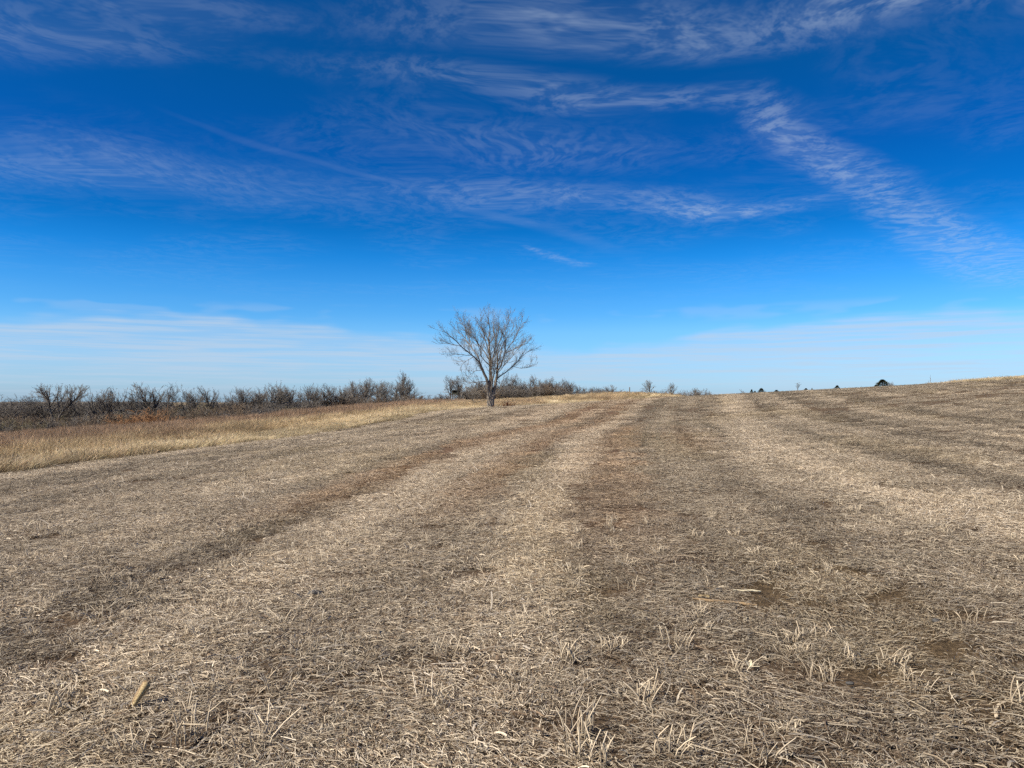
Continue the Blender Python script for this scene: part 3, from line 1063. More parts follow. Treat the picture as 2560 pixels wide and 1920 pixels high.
KINDS = {
    'oval': dict(H=8, stems=1, spread=.52, forks=17, fork_from=.36, stem_r=.22, fork_ang=(24, 54), P=with_(FAR_P, gap=[0.49, 0.31, 0.25])),
    'round': dict(H=8, stems=1, spread=.64, forks=20, fork_from=.34, stem_r=.26, fork_ang=(28, 64), P=with_(FAR_P, gap=[0.51, 0.33, 0.25], len=[1.6, .85, .45])),
    'twin': dict(H=8, stems=2, spread=.48, forks=10, fork_from=.38, stem_r=.19, lean=.16, fork_ang=(25, 56), P=with_(FAR_P, gap=[0.62, 0.36, 0.27])),
    'clump': dict(H=8, stems=3, spread=.44, forks=9, fork_from=.18, stem_r=.15, lean=.24, fork_ang=(25, 56), P=with_(FAR_P, gap=[0.58, 0.35, 0.27])),
    'big': dict(H=8, stems=1, spread=.60, forks=30, fork_from=.14, stem_r=.30, lean=.0, fork_ang=(28, 54), P=with_(FAR_P, gap=[0.45, 0.31, 0.25], len=[1.5, .85, .45])),
    'thin': dict(H=8, stems=1, spread=.36, forks=14, fork_from=.40, stem_r=.17, fork_ang=(22, 54), P=with_(FAR_P, gap=[0.58, 0.36, 0.27], len=[1.2, .65, .35])),
    'sparse': dict(H=8, stems=1, spread=.46, forks=13, fork_from=.40, stem_r=.18, fork_ang=(25, 58), P=with_(FAR_P, gap=[0.68, 0.40, 0.30])),
}
LIB = {}
for kname, kw in KINDS.items():
    for v in range(2):
        tr, cr = tree_meshes(hash_seed := (sum(map(ord, kname)) * 7 + v), **kw)
        V, F_, C = tubes(tr)
        mt = mesh_np('trunk', V, F_, True); mt.materials.append(M_GREY)
        V2, F2, C2 = tubes([(p, q, s) for p, q, s, l in cr])
        top_z = max(V[:, 2].max(), V2[:, 2].max())
        mc = mesh_np('crown', V2, F2, True); mc.materials.append(M_GREYTW)
        LIB[(kname, v)] = (mt, mc, top_z)
print('tree variants', {k: len(m[1].polygons) for k, m in LIB.items()})


def place_tree(name, label, group, px, top, Y, kind, v, width=1.0, cat='tree', rz=None, sink=0.0):
    x = (px - CX) / FPX * Y
    zg = gz(x, Y) - sink
    H = (EYE + (HZ - top) / FPX * Y - zg) * 1.07
    mt, mc, tz = LIB[(kind, v)]
    s = H / tz
    root = empty(name, (x, Y, zg), rz if rz is not None else random.uniform(0, 6.28))
    root.scale = (s * width * 1.3, s * width * 1.3, s)
    obj('trunk', mt, root)
    obj('crown', mc, root)
    tag(root, label, cat, group)
    return root


ORD = ['zeroth', 'first', 'second', 'third', 'fourth', 'fifth', 'sixth', 'seventh', 'eighth', 'ninth', 'tenth', 'eleventh', 'twelfth', 'thirteenth', 'fourteenth', 'fifteenth', 'sixteenth', 'seventeenth', 'eighteenth', 'nineteenth',
       'twentieth', 'twenty-first', 'twenty-second', 'twenty-third', 'twenty-fourth', 'twenty-fifth', 'twenty-sixth', 'twenty-seventh', 'twenty-eighth', 'twenty-ninth', 'thirtieth']
ALPHA = {'oval': 'oval-crowned', 'round': 'round-crowned', 'twin': 'twin-stemmed', 'clump': 'many-stemmed', 'thin': 'slender', 'sparse': 'open-crowned', 'big': 'dense'}

# hedgerow left of the lone tree: pixel x, pixel y of the top, distance, kind, width
HEDGE = [(240, 972, 126, 'sparse', .8), (262, 974, 128, 'oval', .7), (278, 971, 127, 'oval', .75), (306, 975, 128, 'sparse', 1.1), (342, 978, 130, 'oval', .75), (373, 962, 128, 'oval', .95), (397, 967, 130, 'twin', .9),
         (427, 961, 127, 'round', .62), (449, 967, 130, 'sparse', .9), (476, 976, 131, 'round', .62), (504, 972, 128, 'twin', .9), (527, 970, 129, 'oval', .85), (553, 980, 132, 'sparse', 1.0), (580, 978, 130, 'twin', .9),
         (610, 973, 132, 'round', .7), (634, 979, 134, 'clump', .9), (654, 975, 134, 'twin', .9), (674, 956, 134, 'sparse', .95), (692, 964, 136, 'round', .62), (712, 965, 138, 'oval', .8), (737, 966, 140, 'twin', .9),
         (765, 962, 142, 'sparse', 1.0), (796, 963, 145, 'round', .75), (826, 962, 148, 'oval', .95), (855, 966, 152, 'clump', .9)]
for i, (px, top, Y, k, w) in enumerate(HEDGE):
    place_tree('hedgerow_tree', 'bare grey %s tree, %s tall one rightward from the wide double-trunked hedgerow tree' % (ALPHA[k], ORD[i + 1]), 'bare hedgerow trees behind the prairie grass', px, top, Y, k, i % 2, w)
fl = random.Random(71)
for px in list(range(-10, 240, 22)) + list(range(560, 870, 23)):
    Yb = 131 + max(0, px - 560) * .075
    place_tree('hedgerow_tree', 'small bare grey tree filling in among the taller hedgerow trees', 'small filler trees of the hedgerow', px + fl.uniform(-7, 7), (994 if px < 300 else 990 if px < 600 else 972) + fl.uniform(-6, 10), Yb + fl.uniform(-3, 6), fl.choice(['clump', 'twin', 'round', 'sparse']), fl.randrange(2), fl.uniform(.9, 1.3))
for px in list(range(870, 1030, 24)) + list(range(1176, 1560, 12)):
    Yb = 178 if px < 1100 else 246
    place_tree('grove_tree', 'small bare grey tree filling the belt between its taller trees', 'small filler trees of the far belt', px + fl.uniform(-6, 6), (958 if px < 1430 else 970) + fl.uniform(-8, 8), Yb + fl.uniform(-3, 6), fl.choice(['clump', 'twin', 'round', 'clump']), fl.randrange(2), fl.uniform(.9, 1.3))
RISE = [(886, 951, 165, 'round', .72, 'bare round-crowned tree, third to the left of the tall round tree'), (914, 947, 168, 'oval', .85, 'bare oval tree, second to the left of the tall round tree'),
        (950, 953, 172, 'round', .70, 'bare low tree directly left of the tall round tree')]
for i, (px, top, Y, k, w, lb) in enumerate(RISE):
    place_tree('hedgerow_tree', lb, 'bare hedgerow trees behind the prairie grass', px, top, Y, k, i % 2, w)
place_tree('round_tree', 'tallest bare tree of the hedgerow, round dense crown at its right end', None, 1004, 930, 185, 'big', 0, .66)
place_tree('small_bare_tree', 'small thin bare tree at the foot of the tall round tree', None, 1033, 977, 186, 'sparse', 0, .9)
place_tree('bare_tree', 'bare pale grey tree left of the raised hunting blind', 'pair of pale trees round the blind', 1126, 942, 205, 'oval', 1, .8)
place_tree('bare_tree', 'bare pale grey tree right of the raised hunting blind', 'pair of pale trees round the blind', 1150, 937, 208, 'oval', 0, .8)
GROVE = [(1186, 965, 230, 'clump', 1.0), (1204, 956, 232, 'oval', .9), (1262, 958, 236, 'clump', 1.0), (1286, 936, 236, 'round', .78), (1308, 950, 238, 'clump', .8), (1330, 938, 238, 'round', .75), (1352, 948, 240, 'oval', .85), (1371, 944, 240, 'oval', .85),
         (1390, 952, 240, 'twin', .9), (1409, 947, 242, 'round', .68), (1430, 961, 244, 'clump', .9), (1446, 964, 246, 'oval', .9), (1463, 966, 246, 'twin', .9), (1480, 967, 248, 'round', .8), (1496, 968, 250, 'clump', .9), (1512, 971, 250, 'oval', .9),
         (1530, 972, 252, 'clump', .9), (1548, 974, 254, 'clump', .9), (1562, 977, 254, 'clump', .8)]
for i, (px, top, Y, k, w) in enumerate(GROVE):
    place_tree('grove_tree', 'bare grey %s tree, %s tall one from the left in grove behind lone tree' % (ALPHA[k], ORD[i + 1]), 'bare grove trees behind the lone tree', px, top, Y, k, i % 2, w)
CREST = [(1606, 972, 255, 'clump', .9, 'low bare tree at the left end of the small crest group'), (1626, 951, 255, 'oval', .9, 'tallest bare tree of the small group beyond the field crest'),
         (1650, 976, 258, 'clump', 1.3, 'low bushy bare tree between the two taller crest trees'), (1679, 957, 258, 'round', .8, 'second tallest bare tree of the small crest group, fan-shaped'),
         (1712, 975, 260, 'clump', 1.3, 'low grey bushy tree right of the fan-shaped crest tree'), (1738, 970, 260, 'round', 1.1, 'dark bushy tree near the right end of the small crest group'), (1752, 974, 260, 'clump', 1.0, 'small ragged bare tree next to the dark bushy crest tree'), (1773, 978, 262, 'clump', .9, 'last tiny bare tree at the right end of the crest group')]
for i, (px, top, Y, k, w, lb) in enumerate(CREST):
    place_tree('crest_tree', lb, 'bare trees just beyond the field crest', px, top, Y, k, i % 2, w)
place_tree('small_bare_tree', 'small lone bare sapling on the crest between two dark cedars', None, 1994, 956, 92, 'sparse', 1, 1.0)
place_tree('small_bare_tree', 'tiny faint bare sapling on the crest left of the cedars', None, 1859, 975, 150, 'thin', 1, 1.2)
place_tree('bare_tree', 'small distant flat-topped bare tree at the far left edge', None, 38, 997, 300, 'round', 1, 1.0)

# the wide tree with two leaning trunks at the left end of the hedgerow
wr = random.Random(19)
WY0 = 124.0
wx0 = (140 - CX) / FPX * WY0
wroot = empty('spreading_tree', (wx0, WY0, gz(wx0, WY0)))
mpp = WY0 / FPX
wtr, wcr, wl = [], [], []
gpy = HZ + (EYE - gz(wx0, WY0)) / mpp


def wp(px, py, dy): return ((px - 140) * mpp, dy, (gpy - py) * mpp)


WL = [[(138, gpy + 4, 0, .20), (130, 1040, 0, .18), (122, 1020, .2, .16), (117, 1004, .3, .13), (108, 992, .5, .10), (97, 984, .8, .06), (82, 980, 1.2, .03)],
      [(138, gpy + 4, 0, .20), (148, 1042, 0, .18), (164, 1022, -.3, .15), (180, 1010, -.5, .13), (196, 998, -.8, .09), (210, 988, -1.2, .06), (226, 982, -1.5, .03)],
      [(122, 1020, .2, .12), (126, 1002, -.4, .10), (128, 988, -1, .07), (126, 974, -1.6, .03)], [(117, 1004, .3, .09), (115, 988, .9, .07), (110, 974, 1.4, .03)], [(108, 992, .5, .07), (96, 992, .2, .05), (78, 994, -.4, .02)],
      [(164, 1022, -.3, .11), (168, 1002, .3, .09), (172, 986, .9, .06), (176, 973, 1.4, .03)], [(180, 1010, -.5, .09), (187, 990, -1.3, .06), (196, 974, -1.8, .03)], [(130, 1030, 0, .10), (142, 1008, .8, .08), (148, 990, 1.4, .05), (150, 974, 2.0, .03)],
      [(168, 1002, .3, .07), (160, 986, .9, .05), (158, 974, 1.3, .02)], [(196, 998, -.8, .06), (206, 980, -.3, .04), (208, 972, 0, .02)], [(117, 1004, .3, .07), (102, 1000, 1.3, .05), (88, 990, 2.2, .02)],
      [(148, 1040, 0, .10), (150, 1012, -.6, .08), (154, 990, -1.1, .05), (160, 972, -1.5, .03)], [(122, 1018, .2, .09), (134, 998, .5, .07), (138, 982, .7, .04), (140, 970, .9, .02)], [(168, 1016, -.3, .08), (184, 1000, .6, .06), (192, 984, 1.0, .04), (188, 971, 1.3, .02)],
      [(108, 992, .5, .07), (98, 978, 1.0, .04), (92, 971, 1.3, .02)], [(196, 998, -.8, .07), (212, 996, -1.4, .05), (232, 990, -2, .02)], [(126, 1002, -.4, .07), (118, 984, -1.2, .05), (116, 971, -1.8, .02)]]
for l in WL:
    p = [wp(a, b, c) for a, b, c, d in l]
    q = [d for a, b, c, d in l]
    wtr.append((p, q, 6))
    grow(wcr, p, q, 0, with_(FAR_P, gap=[.30, .24, .20], len=[1.2, .70, .36], up=[.08, .06, .04], rad=[.055, .036, .025]), wr)
V, F_, C = tubes(wtr); obj('trunk', mesh_np('trunk', V, F_, True), wroot, M_GREY)
V, F_, C = tubes([(p, q, s) for p, q, s, l in wcr]); obj('crown', mesh_np('crown', V, F_, True), wroot, M_GREYTW)
tag(wroot, 'wide bare tree with two leaning trunks at the left end of the hedgerow', 'tree')


# ------------------------------------------------------------------ shrubs
def shrub_mesh(seed, n=46, twig=5, H=3.0, W=1.6):
    r = random.Random(seed)
    stems, twigs = [], []
    P = dict(max=1, gap=[.22, .16], t0=[.15, .1], len=[.9, .42], ang=(22, 60), seg=[3, 2], up=[.05, .03], jit=.2, lift=.5, rad=[.030, .022], min=[.024, .018], sides=[3, 3])
    for i in range(n):
        a = r.uniform(0, 6.28)
        rr_ = W * .45 * math.sqrt(r.random())
        out_ = r.uniform(.1, .75)
        d = nrm((math.cos(a) * out_, math.sin(a) * out_, 1))
        p, _ = path((rr_ * math.cos(a), rr_ * math.sin(a), -.15), d, H * r.uniform(.5, 1.0) * (1.1 - .35 * out_), 5, -.01, .12, r)
        q = [.030 * (1 - .7 * k / 5) for k in range(6)]
        stems.append((p, q, 4))
        if i % 2 == 0: grow(twigs, p, q, 0, P, r)
    V, F_, C = tubes(stems)
    V2, F2, C2 = tubes([(p, q, s) for p, q, s, l in twigs])
    return (V, F_), (V2, F2)


SHRUB = []
for v in range(5):
    (V, F_), (V2, F2) = shrub_mesh(700 + v)
    SHRUB.append((V, F_, V2, F2))
SH = {}
for nm, mt in (('brown', M_BROWNTW), ('olive', M_OLIVETW), ('rust', M_RUSTTW), ('grey', M_GREYTW)):
    for v, (V, F_, V2, F2) in enumerate(SHRUB):
        a = mesh_np('stems', V, F_, True); a.materials.append(mt)
        b = mesh_np('twigs', V2, F2, True); b.materials.append(mt)
        SH[(nm, v)] = (a, b)
TOPS = max(V2[:, 2].max() for V, F_, V2, F2 in SHRUB)


def place_shrub(label, group, px, top, Y, tone, v, width=1.0, name='shrub'):
    x = (px - CX) / FPX * Y
    zg = gz(x, Y)
    H = max(.5, EYE + (HZ - top) / FPX * Y - zg)
    root = empty(name, (x, Y, zg), random.uniform(0, 6.28))
    s = H / TOPS
    root.scale = (s * width, s * width, s)
    a, b = SH[(tone, v)]
    obj('stems', a, root); obj('twigs', b, root)
    tag(root, label, 'shrub', group)


sr = random.Random(44)
LB = {'brown': ('dense dark brown bare shrub in the thicket under the hedgerow', 'brown thicket shrubs'), 'olive': ('dull olive bare shrub in the thicket under the hedgerow', 'olive thicket shrubs'), 'grey': ('grey twiggy bare shrub in the thicket under the hedgerow', 'grey thicket shrubs')}
px = -30
while px < 735:
    for lane in range(2):
        Y = (101 + px * .022 if lane == 0 else 112 + px * .022) + sr.uniform(-3, 3)
        if px < 260: top = sr.uniform(1030, 1046) if lane == 0 else sr.uniform(1024, 1040)
        elif px < 430: top = sr.uniform(1016, 1038) if lane == 0 else sr.uniform(1010, 1024)
        else: top = sr.uniform(1010, 1032) if lane == 0 else sr.uniform(998, 1014)
        if px > 660: top += 0
        tone = sr.choices(['brown', 'olive', 'grey'], [.55, .2, .25])[0]
        place_shrub(*LB[tone], px + sr.uniform(-8, 8), top, Y, tone, sr.randrange(5), sr.uniform(1.0, 1.7))
    px += 17
place_shrub('low rust-orange willow-like shrub at the foot of the hedgerow', None, 342, 1028, 99, 'rust', 0, 1.9, 'rust_shrub')
place_shrub('taller rounded rust-orange shrub in the middle of the hedgerow thicket', None, 398, 1011, 100, 'rust', 1, 1.35, 'rust_shrub')
px = 742
while px < 1060:
    f = (px - 740) / 320
    place_shrub('low dark shrub filling the foot of the hedgerow on the rise', 'low shrubs along the rising hedgerow', px + sr.uniform(-4, 4), 996 - 10 * f + sr.uniform(-10, 6), 136 + 46 * f + sr.uniform(-4, 4), sr.choice(['brown', 'grey', 'brown']), sr.randrange(5), sr.uniform(1.2, 1.9))
    px += 13
for px, top in ((1085, 991), (1106, 984), (1116, 978), (1148, 989)):
    place_shrub('small dark shrub on the grass skyline near the hunting blind', 'skyline shrubs near the blind', px, top, 195, 'brown', sr.randrange(5), 1.3)
px = 1170
while px < 1790:
    if not (1566 < px < 1598):
        top = (960 if px < 1420 else 974) + sr.uniform(-6, 14)
        place_shrub('grey-brown shrub filling in between the grove trees on the skyline', 'undergrowth shrubs of the far grove', px, top, (228 if px < 1570 else 250) + sr.uniform(-4, 6), sr.choice(['grey', 'brown', 'grey']), sr.randrange(5), sr.uniform(1.1, 1.8))
    px += 11

# ------------------------------------------------------------------ the lone tree in front of the grass
TY = 78.0
tx0 = (1225 - CX) / FPX * TY
tz0 = gz(tx0, TY)
troot = empty('lone_tree', (tx0, TY, tz0))
troot.scale = (.965, .965, .955)
tm = TY / FPX / 5.184                                    # metres per pixel of the enlarged view the limbs were measured in
base_b = (HZ + (EYE - tz0) / TY * FPX - 740) * 5.184


def tp(a, b, dy): return ((a - 855) * tm, dy, (base_b - b) * tm)


def limb(*pts): return [(tp(a, b, dy), rr_ * tm) for a, b, dy, rr_ in pts]


LIMBS = {
    'left': [limb((838, 1330, 0, 26), (828, 1200, -.05, 25), (822, 1110, -.1, 21), (775, 985, -.2, 18), (737, 890, -.3, 16), (717, 830, -.4, 12), (645, 762, -.7, 10), (560, 690, -1.0, 9), (455, 602, -1.4, 7), (365, 512, -1.7, 5), (285, 445, -1.9, 3), (195, 420, -2.1, 1.6)),
             limb((722, 845, -.35, 11), (690, 745, .1, 9), (612, 642, .5, 8), (560, 560, .8, 7), (500, 470, 1.2, 5), (430, 412, 1.5, 3), (350, 345, 1.8, 1.6)),
             limb((500, 640, -1.2, 5), (410, 612, -1.6, 4), (300, 598, -2.0, 3), (200, 592, -2.3, 1.6)),
             limb((590, 742, -.9, 5), (500, 738, -1.5, 4), (400, 735, -2.0, 3), (295, 745, -2.3, 1.5)),
             limb((612, 642, .5, 6), (585, 540, 1.3, 5), (520, 430, 1.9, 4), (500, 330, 2.2, 2.5), (480, 250, 2.4, 1.4)),
             limb((737, 940, -.25, 5), (660, 952, -.8, 4), (600, 1002, -1.2, 3), (560, 1062, -1.5, 1.6)),
             limb((805, 1095, -.1, 8), (700, 1102, -.5, 6), (610, 1112, -.8, 5), (545, 1140, -1.0, 3), (520, 1190, -1.2, 1.6)),
             limb((640, 760, -.6, 6), (560, 800, -.2, 4), (500, 840, .1, 3), (450, 900, .3, 1.5))],
    'middle': [limb((862, 1330, 0, 28), (862, 1200, 0, 26), (860, 1050, 0, 21), (858, 900, .05, 18), (850, 780, .1, 16), (843, 650, .1, 13), (836, 500, .1, 9), (850, 385, .2, 6), (840, 280, .2, 4), (830, 165, .2, 1.8)),
               limb((848, 740, .1, 9), (803, 565, -.5, 8), (780, 445, -.9, 6), (742, 335, -1.2, 4), (730, 205, -1.4, 1.8)),
               limb((850, 810, .1, 9), (792, 700, .5, 8), (690, 570, 1.0, 7), (612, 452, 1.4, 6), (542, 372, 1.7, 4), (472, 290, 2.0, 3), (438, 195, 2.2, 1.6)),
               limb((858, 865, .05, 9), (910, 722, -.7, 8), (932, 602, -1.3, 7), (962, 482, -1.7, 5), (985, 380, -2.0, 3), (975, 240, -2.2, 1.7)),
               limb((840, 600, .1, 8), (880, 520, .9, 6), (915, 440, 1.5, 5), (900, 330, 2.0, 3.5), (905, 200, 2.3, 1.8)),
               limb((858, 880, .05, 7), (760, 780, -1.2, 6), (735, 690, -2.0, 5), (690, 560, -2.5, 3.5), (650, 420, -2.8, 2)),
               limb((735, 640, .75, 5), (660, 510, .3, 4), (600, 420, 0, 3), (575, 300, -.2, 1.6)),
               limb((845, 690, .1, 7), (835, 560, 1.4, 6), (790, 430, 2.2, 4), (700, 300, 2.6, 2))],
    'right': [limb((892, 1330, 0, 25), (905, 1210, .1, 23), (930, 1090, .15, 19), (950, 955, .2, 15), (955, 825, .3, 12), (940, 690, .4, 9), (968, 565, .5, 7), (1010, 470, .6, 5), (1065, 350, .7, 3.5), (1085, 205, .8, 1.8)),
              limb((950, 955, .2, 12), (1010, 850, -.3, 11), (1050, 742, -.6, 9), (1060, 610, -.9, 7), (1060, 485, -1.1, 5), (1070, 360, -1.3, 3.5), (1130, 250, -1.5, 1.8)),
              limb((1058, 700, -.7, 6), (1130, 605, -1.3, 5), (1200, 502, -1.8, 4), (1250, 385, -2.1, 3), (1290, 275, -2.4, 1.6)),
              limb((1056, 715, -.65, 6), (1160, 662, .2, 5), (1250, 612, .7, 4), (1330, 572, 1.1, 2.6), (1400, 560, 1.4, 1.5)),
              limb((930, 1075, .15, 11), (1020, 992, .6, 9), (1110, 922, 1.0, 8), (1190, 845, 1.3, 6), (1260, 772, 1.6, 4.5), (1340, 692, 1.9, 3), (1430, 632, 2.1, 1.6)),
              limb((1165, 880, 1.2, 5), (1280, 908, 1.0, 4), (1380, 882, .9, 3), (1455, 850, .8, 1.6)),
              limb((950, 840, .3, 7), (1000, 700, 1.3, 6), (1020, 570, 2.0, 5), (1110, 430, 2.5, 3), (1180, 300, 2.8, 1.7)),
              limb((945, 1000, .2, 6), (1010, 930, -1.0, 5), (1100, 830, -1.8, 4), (1200, 700, -2.4, 3), (1290, 560, -2.8, 1.7)),
              limb((935, 1080, .15, 5), (985, 1120, .7, 4), (1020, 1190, 1.0, 2.6), (1015, 1230, 1.1, 1.4))],
    'inner': [limb((880, 1250, 0, 12), (895, 1060, -.3, 10), (912, 990, -.5, 9), (925, 940, -.6, 7), (985, 850, -.9, 5), (1040, 790, -1.2, 3.5), (1120, 740, -1.4, 1.8)),
              limb((872, 1300, -.1, 10), (885, 1100, -.4, 9), (872, 940, -.7, 8), (890, 800, -1.0, 6), (930, 740, -1.2, 5), (950, 600, -1.5, 3.5), (900, 420, -1.7, 2)),
              limb((850, 1315, -.2, 5), (790, 1340, -.6, 4), (720, 1362, -.9, 3), (650, 1372, -1.1, 1.5)),
              limb((835, 1280, -.1, 5), (780, 1240, -.5, 4), (720, 1180, -.8, 3), (700, 1120, -1.0, 1.6)),
              limb((895, 1290, -.1, 5), (960, 1250, -.5, 4), (1000, 1180, -.8, 3), (1010, 1120, -.9, 1.5)),
              limb((840, 1220, -.1, 5), (770, 1205, .5, 4), (700, 1220, 1.0, 3), (640, 1260, 1.2, 1.5)),
              limb((900, 1230, -.1, 5), (960, 1180, .5, 4), (1030, 1150, .9, 3), (1080, 1100, 1.2, 1.5))],
}
TREE_P = dict(max=2, gap=[.29, .20, .15], t0=[.24, .16, .10], len=[1.45, .74, .38], ang=(20, 50), seg=[5, 4, 2], up=[.12, .09, .06], jit=.095, lift=.55, rad=[.022, .012, .0075], min=[.0125, .0085, .0062], sides=[5, 3, 3])
tr = random.Random(3)
# trunk: flaring foot, ridged, splitting into three
tk = []
for (a0, a1, a2, w0) in ((842, 836, 830, 30), (862, 864, 862, 32), (884, 892, 900, 28)):
    tk.append(([tp(a0, base_b + 25, 0), tp(a0, base_b - 40, 0), tp(a0 + (a1 - a0) * .5, base_b - 110, 0), tp(a1, 1300, 0), tp(a2, 1210, 0)], [w0 * 1.25 * tm, w0 * tm, w0 * .95 * tm, w0 * .92 * tm, w0 * .70 * tm], 10))
for k in range(7):
    a = k * .9 + .3
    tk.append(([(math.cos(a) * .30, math.sin(a) * .30, -.06), (math.cos(a) * .20, math.sin(a) * .20, .28), (math.cos(a) * .16, math.sin(a) * .14, .9)], [.10, .08, .03], 6))
V, F_, C = tubes(tk)
obj('trunk', mesh_np('trunk', V, F_, True), troot, M_BARK)
for key, ls in LIMBS.items():
    main, sub, tw = [], [], []
    for i, l in enumerate(ls):
        p = [q[0] for q in l]
        q_r = [max(q[1] * (.84 if q[1] < 12 * tm else .95), .010) for q in l]
        # a little natural crookedness between the measured joints
        P2, R2 = [p[0]], [q_r[0]]
        for (u0, r0), (u1, r1) in zip(zip(p[:-1], q_r[:-1]), zip(p[1:], q_r[1:])):
            L = math.dist(u0, u1)
            mid = tuple((u0[q] + u1[q]) / 2 + tr.gauss(0, .035 * L) for q in range(3))
            P2 += [mid, u1]; R2 += [(r0 + r1) / 2, r1]
        (main if i == 0 else sub).append((P2, R2, 8 if i == 0 else 6))
        grow(tw, P2, R2, 0, TREE_P, tr)
    if key == 'inner': main, sub = main + sub, []
    V, F_, C = tubes(main + sub)
    lo = obj('limb', mesh_np('limb', V, F_, True), troot, M_BARK)
    V, F_, C = tubes([(a, b, c) for a, b, c, d in tw])
    obj('twigs', mesh_np('twigs', V, F_, True), lo, M_TWIG)
    print('limb', key, len(tw))
tag(troot, 'large lone bare tree with several rising limbs at the field edge', 'tree')


# small dark red weeds at the foot of the tree
def weed_mesh(seed, n, h, w):
    r = random.Random(seed)
    polys = []
    for i in range(n):
        a = r.uniform(0, 6.28)
        b = w * math.sqrt(r.random())
        p, _ = path((b * math.cos(a), b * math.sin(a), -.05), nrm((r.gauss(0, .18), r.gauss(0, .18), 1)), h * r.uniform(.45, 1), 3, 0, .1, r)
        polys.append((p, [.022, .020, .015, .006], 4))
    return tubes(polys)


for i, (px, top, w, n, h, lb) in enumerate(((1234, 1010, .10, 16, .4, 'narrow dark red weed right against the lone tree trunk'), (1246, 1011, .16, 18, .4, 'short dark red weed clump just right of the lone tree'),
                                           (1266, 1002, .34, 46, .8, 'largest dark red weed clump right of the lone tree'), (1276, 1008, .12, 8, .5, 'thin reddish weed between the two biggest red weed clumps'), (1284, 1006, .20, 20, .6, 'pointed dark red weed clump farthest right of the lone tree'))):
    Y = 76.8
    x = (px - CX) / FPX * Y
    zg = gz(x, Y)
    hh = EYE + (HZ - top) / FPX * Y - zg
    V, F_, C = weed_mesh(60 + i, n, max(hh, .3), w)
    o = obj('red_weed', mesh_np('red_weed', V, F_, True), None, M_REDWEED)
    o.location = (x, Y, zg)
    tag(o, lb, 'weed', 'dark red weeds by the lone tree')


# ------------------------------------------------------------------ cedars on the crest
def cedar_mesh(seed, n=2600, H=2.0, W=.9):
    r = np.random.default_rng(seed)
    t = r.random(n) ** .8
    lob = np.random.default_rng(seed + 1)
    ph = lob.uniform(0, 6.28, 3)
    a = r.uniform(0, 2 * math.pi, n)
    rim = W * (1 - t) ** .75 * (0.75 + .18 * np.sin(3 * a + ph[0]) + .15 * np.sin(7 * a + 9 * t + ph[1]) + .12 * np.sin(14 * t + ph[2]))
    rr_ = rim * np.sqrt(r.uniform(.25, 1, n))
    P = np.stack([rr_ * np.cos(a), rr_ * np.sin(a), t * H + .05 + r.normal(0, .03, n)], -1)
    d = np.stack([np.cos(a) * .8, np.sin(a) * .8, np.full(n, .75)], -1) + r.normal(0, .35, (n, 3))
    d /= np.linalg.norm(d, axis=1, keepdims=True)
    l = r.uniform(.07, .17, n)[:, None]
    s = np.cross(d, r.normal(0, 1, (n, 3)))
    s /= np.linalg.norm(s, axis=1, keepdims=True)
    w = r.uniform(.012, .028, n)[:, None]
    V = np.stack([P - s * w, P + s * w, P + d * l + s * w * .4, P + d * l - s * w * .4], 1).reshape(-1, 3)
    F_ = np.arange(4 * n).reshape(n, 4)
    return V, F_


CED = []
for i in range(3):
    V, F_ = cedar_mesh(800 + i)
    mc = mesh_np('foliage', V, F_); mc.materials.append(M_CEDAR)
    V, F_, C = tubes([([(0, 0, -.1), (0.02, 0, .8), (0, 0, 1.7)], [.06, .045, .012], 6)])
    mt = mesh_np('trunk', V, F_, True); mt.materials.append(M_GREY)
    CED.append((mt, mc))
for i, (px, top, Y, w, lb) in enumerate(((1879, 973, 96, .75, 'small spiky dark cedar, leftmost of the crest cedars'), (1887, 980, 97, 1.2, 'tiny low cedar beside the leftmost spiky cedar'), (1903, 970, 95, 1.35, 'rounded dark cedar, left of the crest sapling'),
                                         (1941, 980, 93, 1.9, 'very low dark cedar sprig halfway between the rounded cedar and the sapling'), (2015, 970, 88, 1.3, 'dark cedar just right of the crest sapling'), (2030, 975, 87, .7, 'tiny dark cedar sprig right of the sapling cedar'),
                                         (2093, 963, 84, 1.25, 'wide-based pointed cedar, alone on the middle of the crest'), (2206, 948, 78, 1.6, 'largest brown-green cedar on the right of the crest'), (2190, 963, 78, 1.6, 'low cedar spreading at the left foot of the largest cedar'))):
    x = (px - CX) / FPX * Y
    zg = gz(x, Y)
    H = EYE + (HZ - top) / FPX * Y - zg
    s = max(.15, H / 2.2)
    root = empty('cedar_tree', (x, Y, zg), i * 1.1)
    root.scale = (s * w * 1.9, s * w * 1.9, s)
    mt, mc = CED[i % 3]
    obj('trunk', mt, root); obj('foliage', mc, root)
    tag(root, lb, 'cedar', 'dark cedars on the field crest')
place_shrub('small bare twiggy shrub at the right side of the largest cedar', None, 2226, 953, 77, 'grey', 2, .8, 'bare_shrub')


def stalks(name, label, px, tops, Y, group=None):
    """A few tall dry weed stalks standing on the crest."""
    x = (px - CX) / FPX * Y
    zg = gz(x, Y)
    polys = []
    r = random.Random(int(px))
    for dxp, top in tops:
        h = EYE + (HZ - top) / FPX * Y - zg
        p, _ = path((dxp * Y / FPX, 0, -.05), nrm((r.gauss(0, .06), 0, 1)), h, 4, 0, .05, r)
        polys.append((p, [.022, .020, .016, .012, .008], 5))
        for k in range(5):
            q = p[2 + k % 3]
            e, _ = path(q, nrm((r.gauss(0, .6), r.gauss(0, .6), .9)), h * .22, 2, .03, .1, r)
            polys.append((e, [.010, .008, .004], 3))
    V, F_, C = tubes(polys)
    o = obj(name, mesh_np(name, V, F_, True), None, M_BROWNTW)
    o.location = (x, Y, zg)
    tag(o, label, 'weed', group)


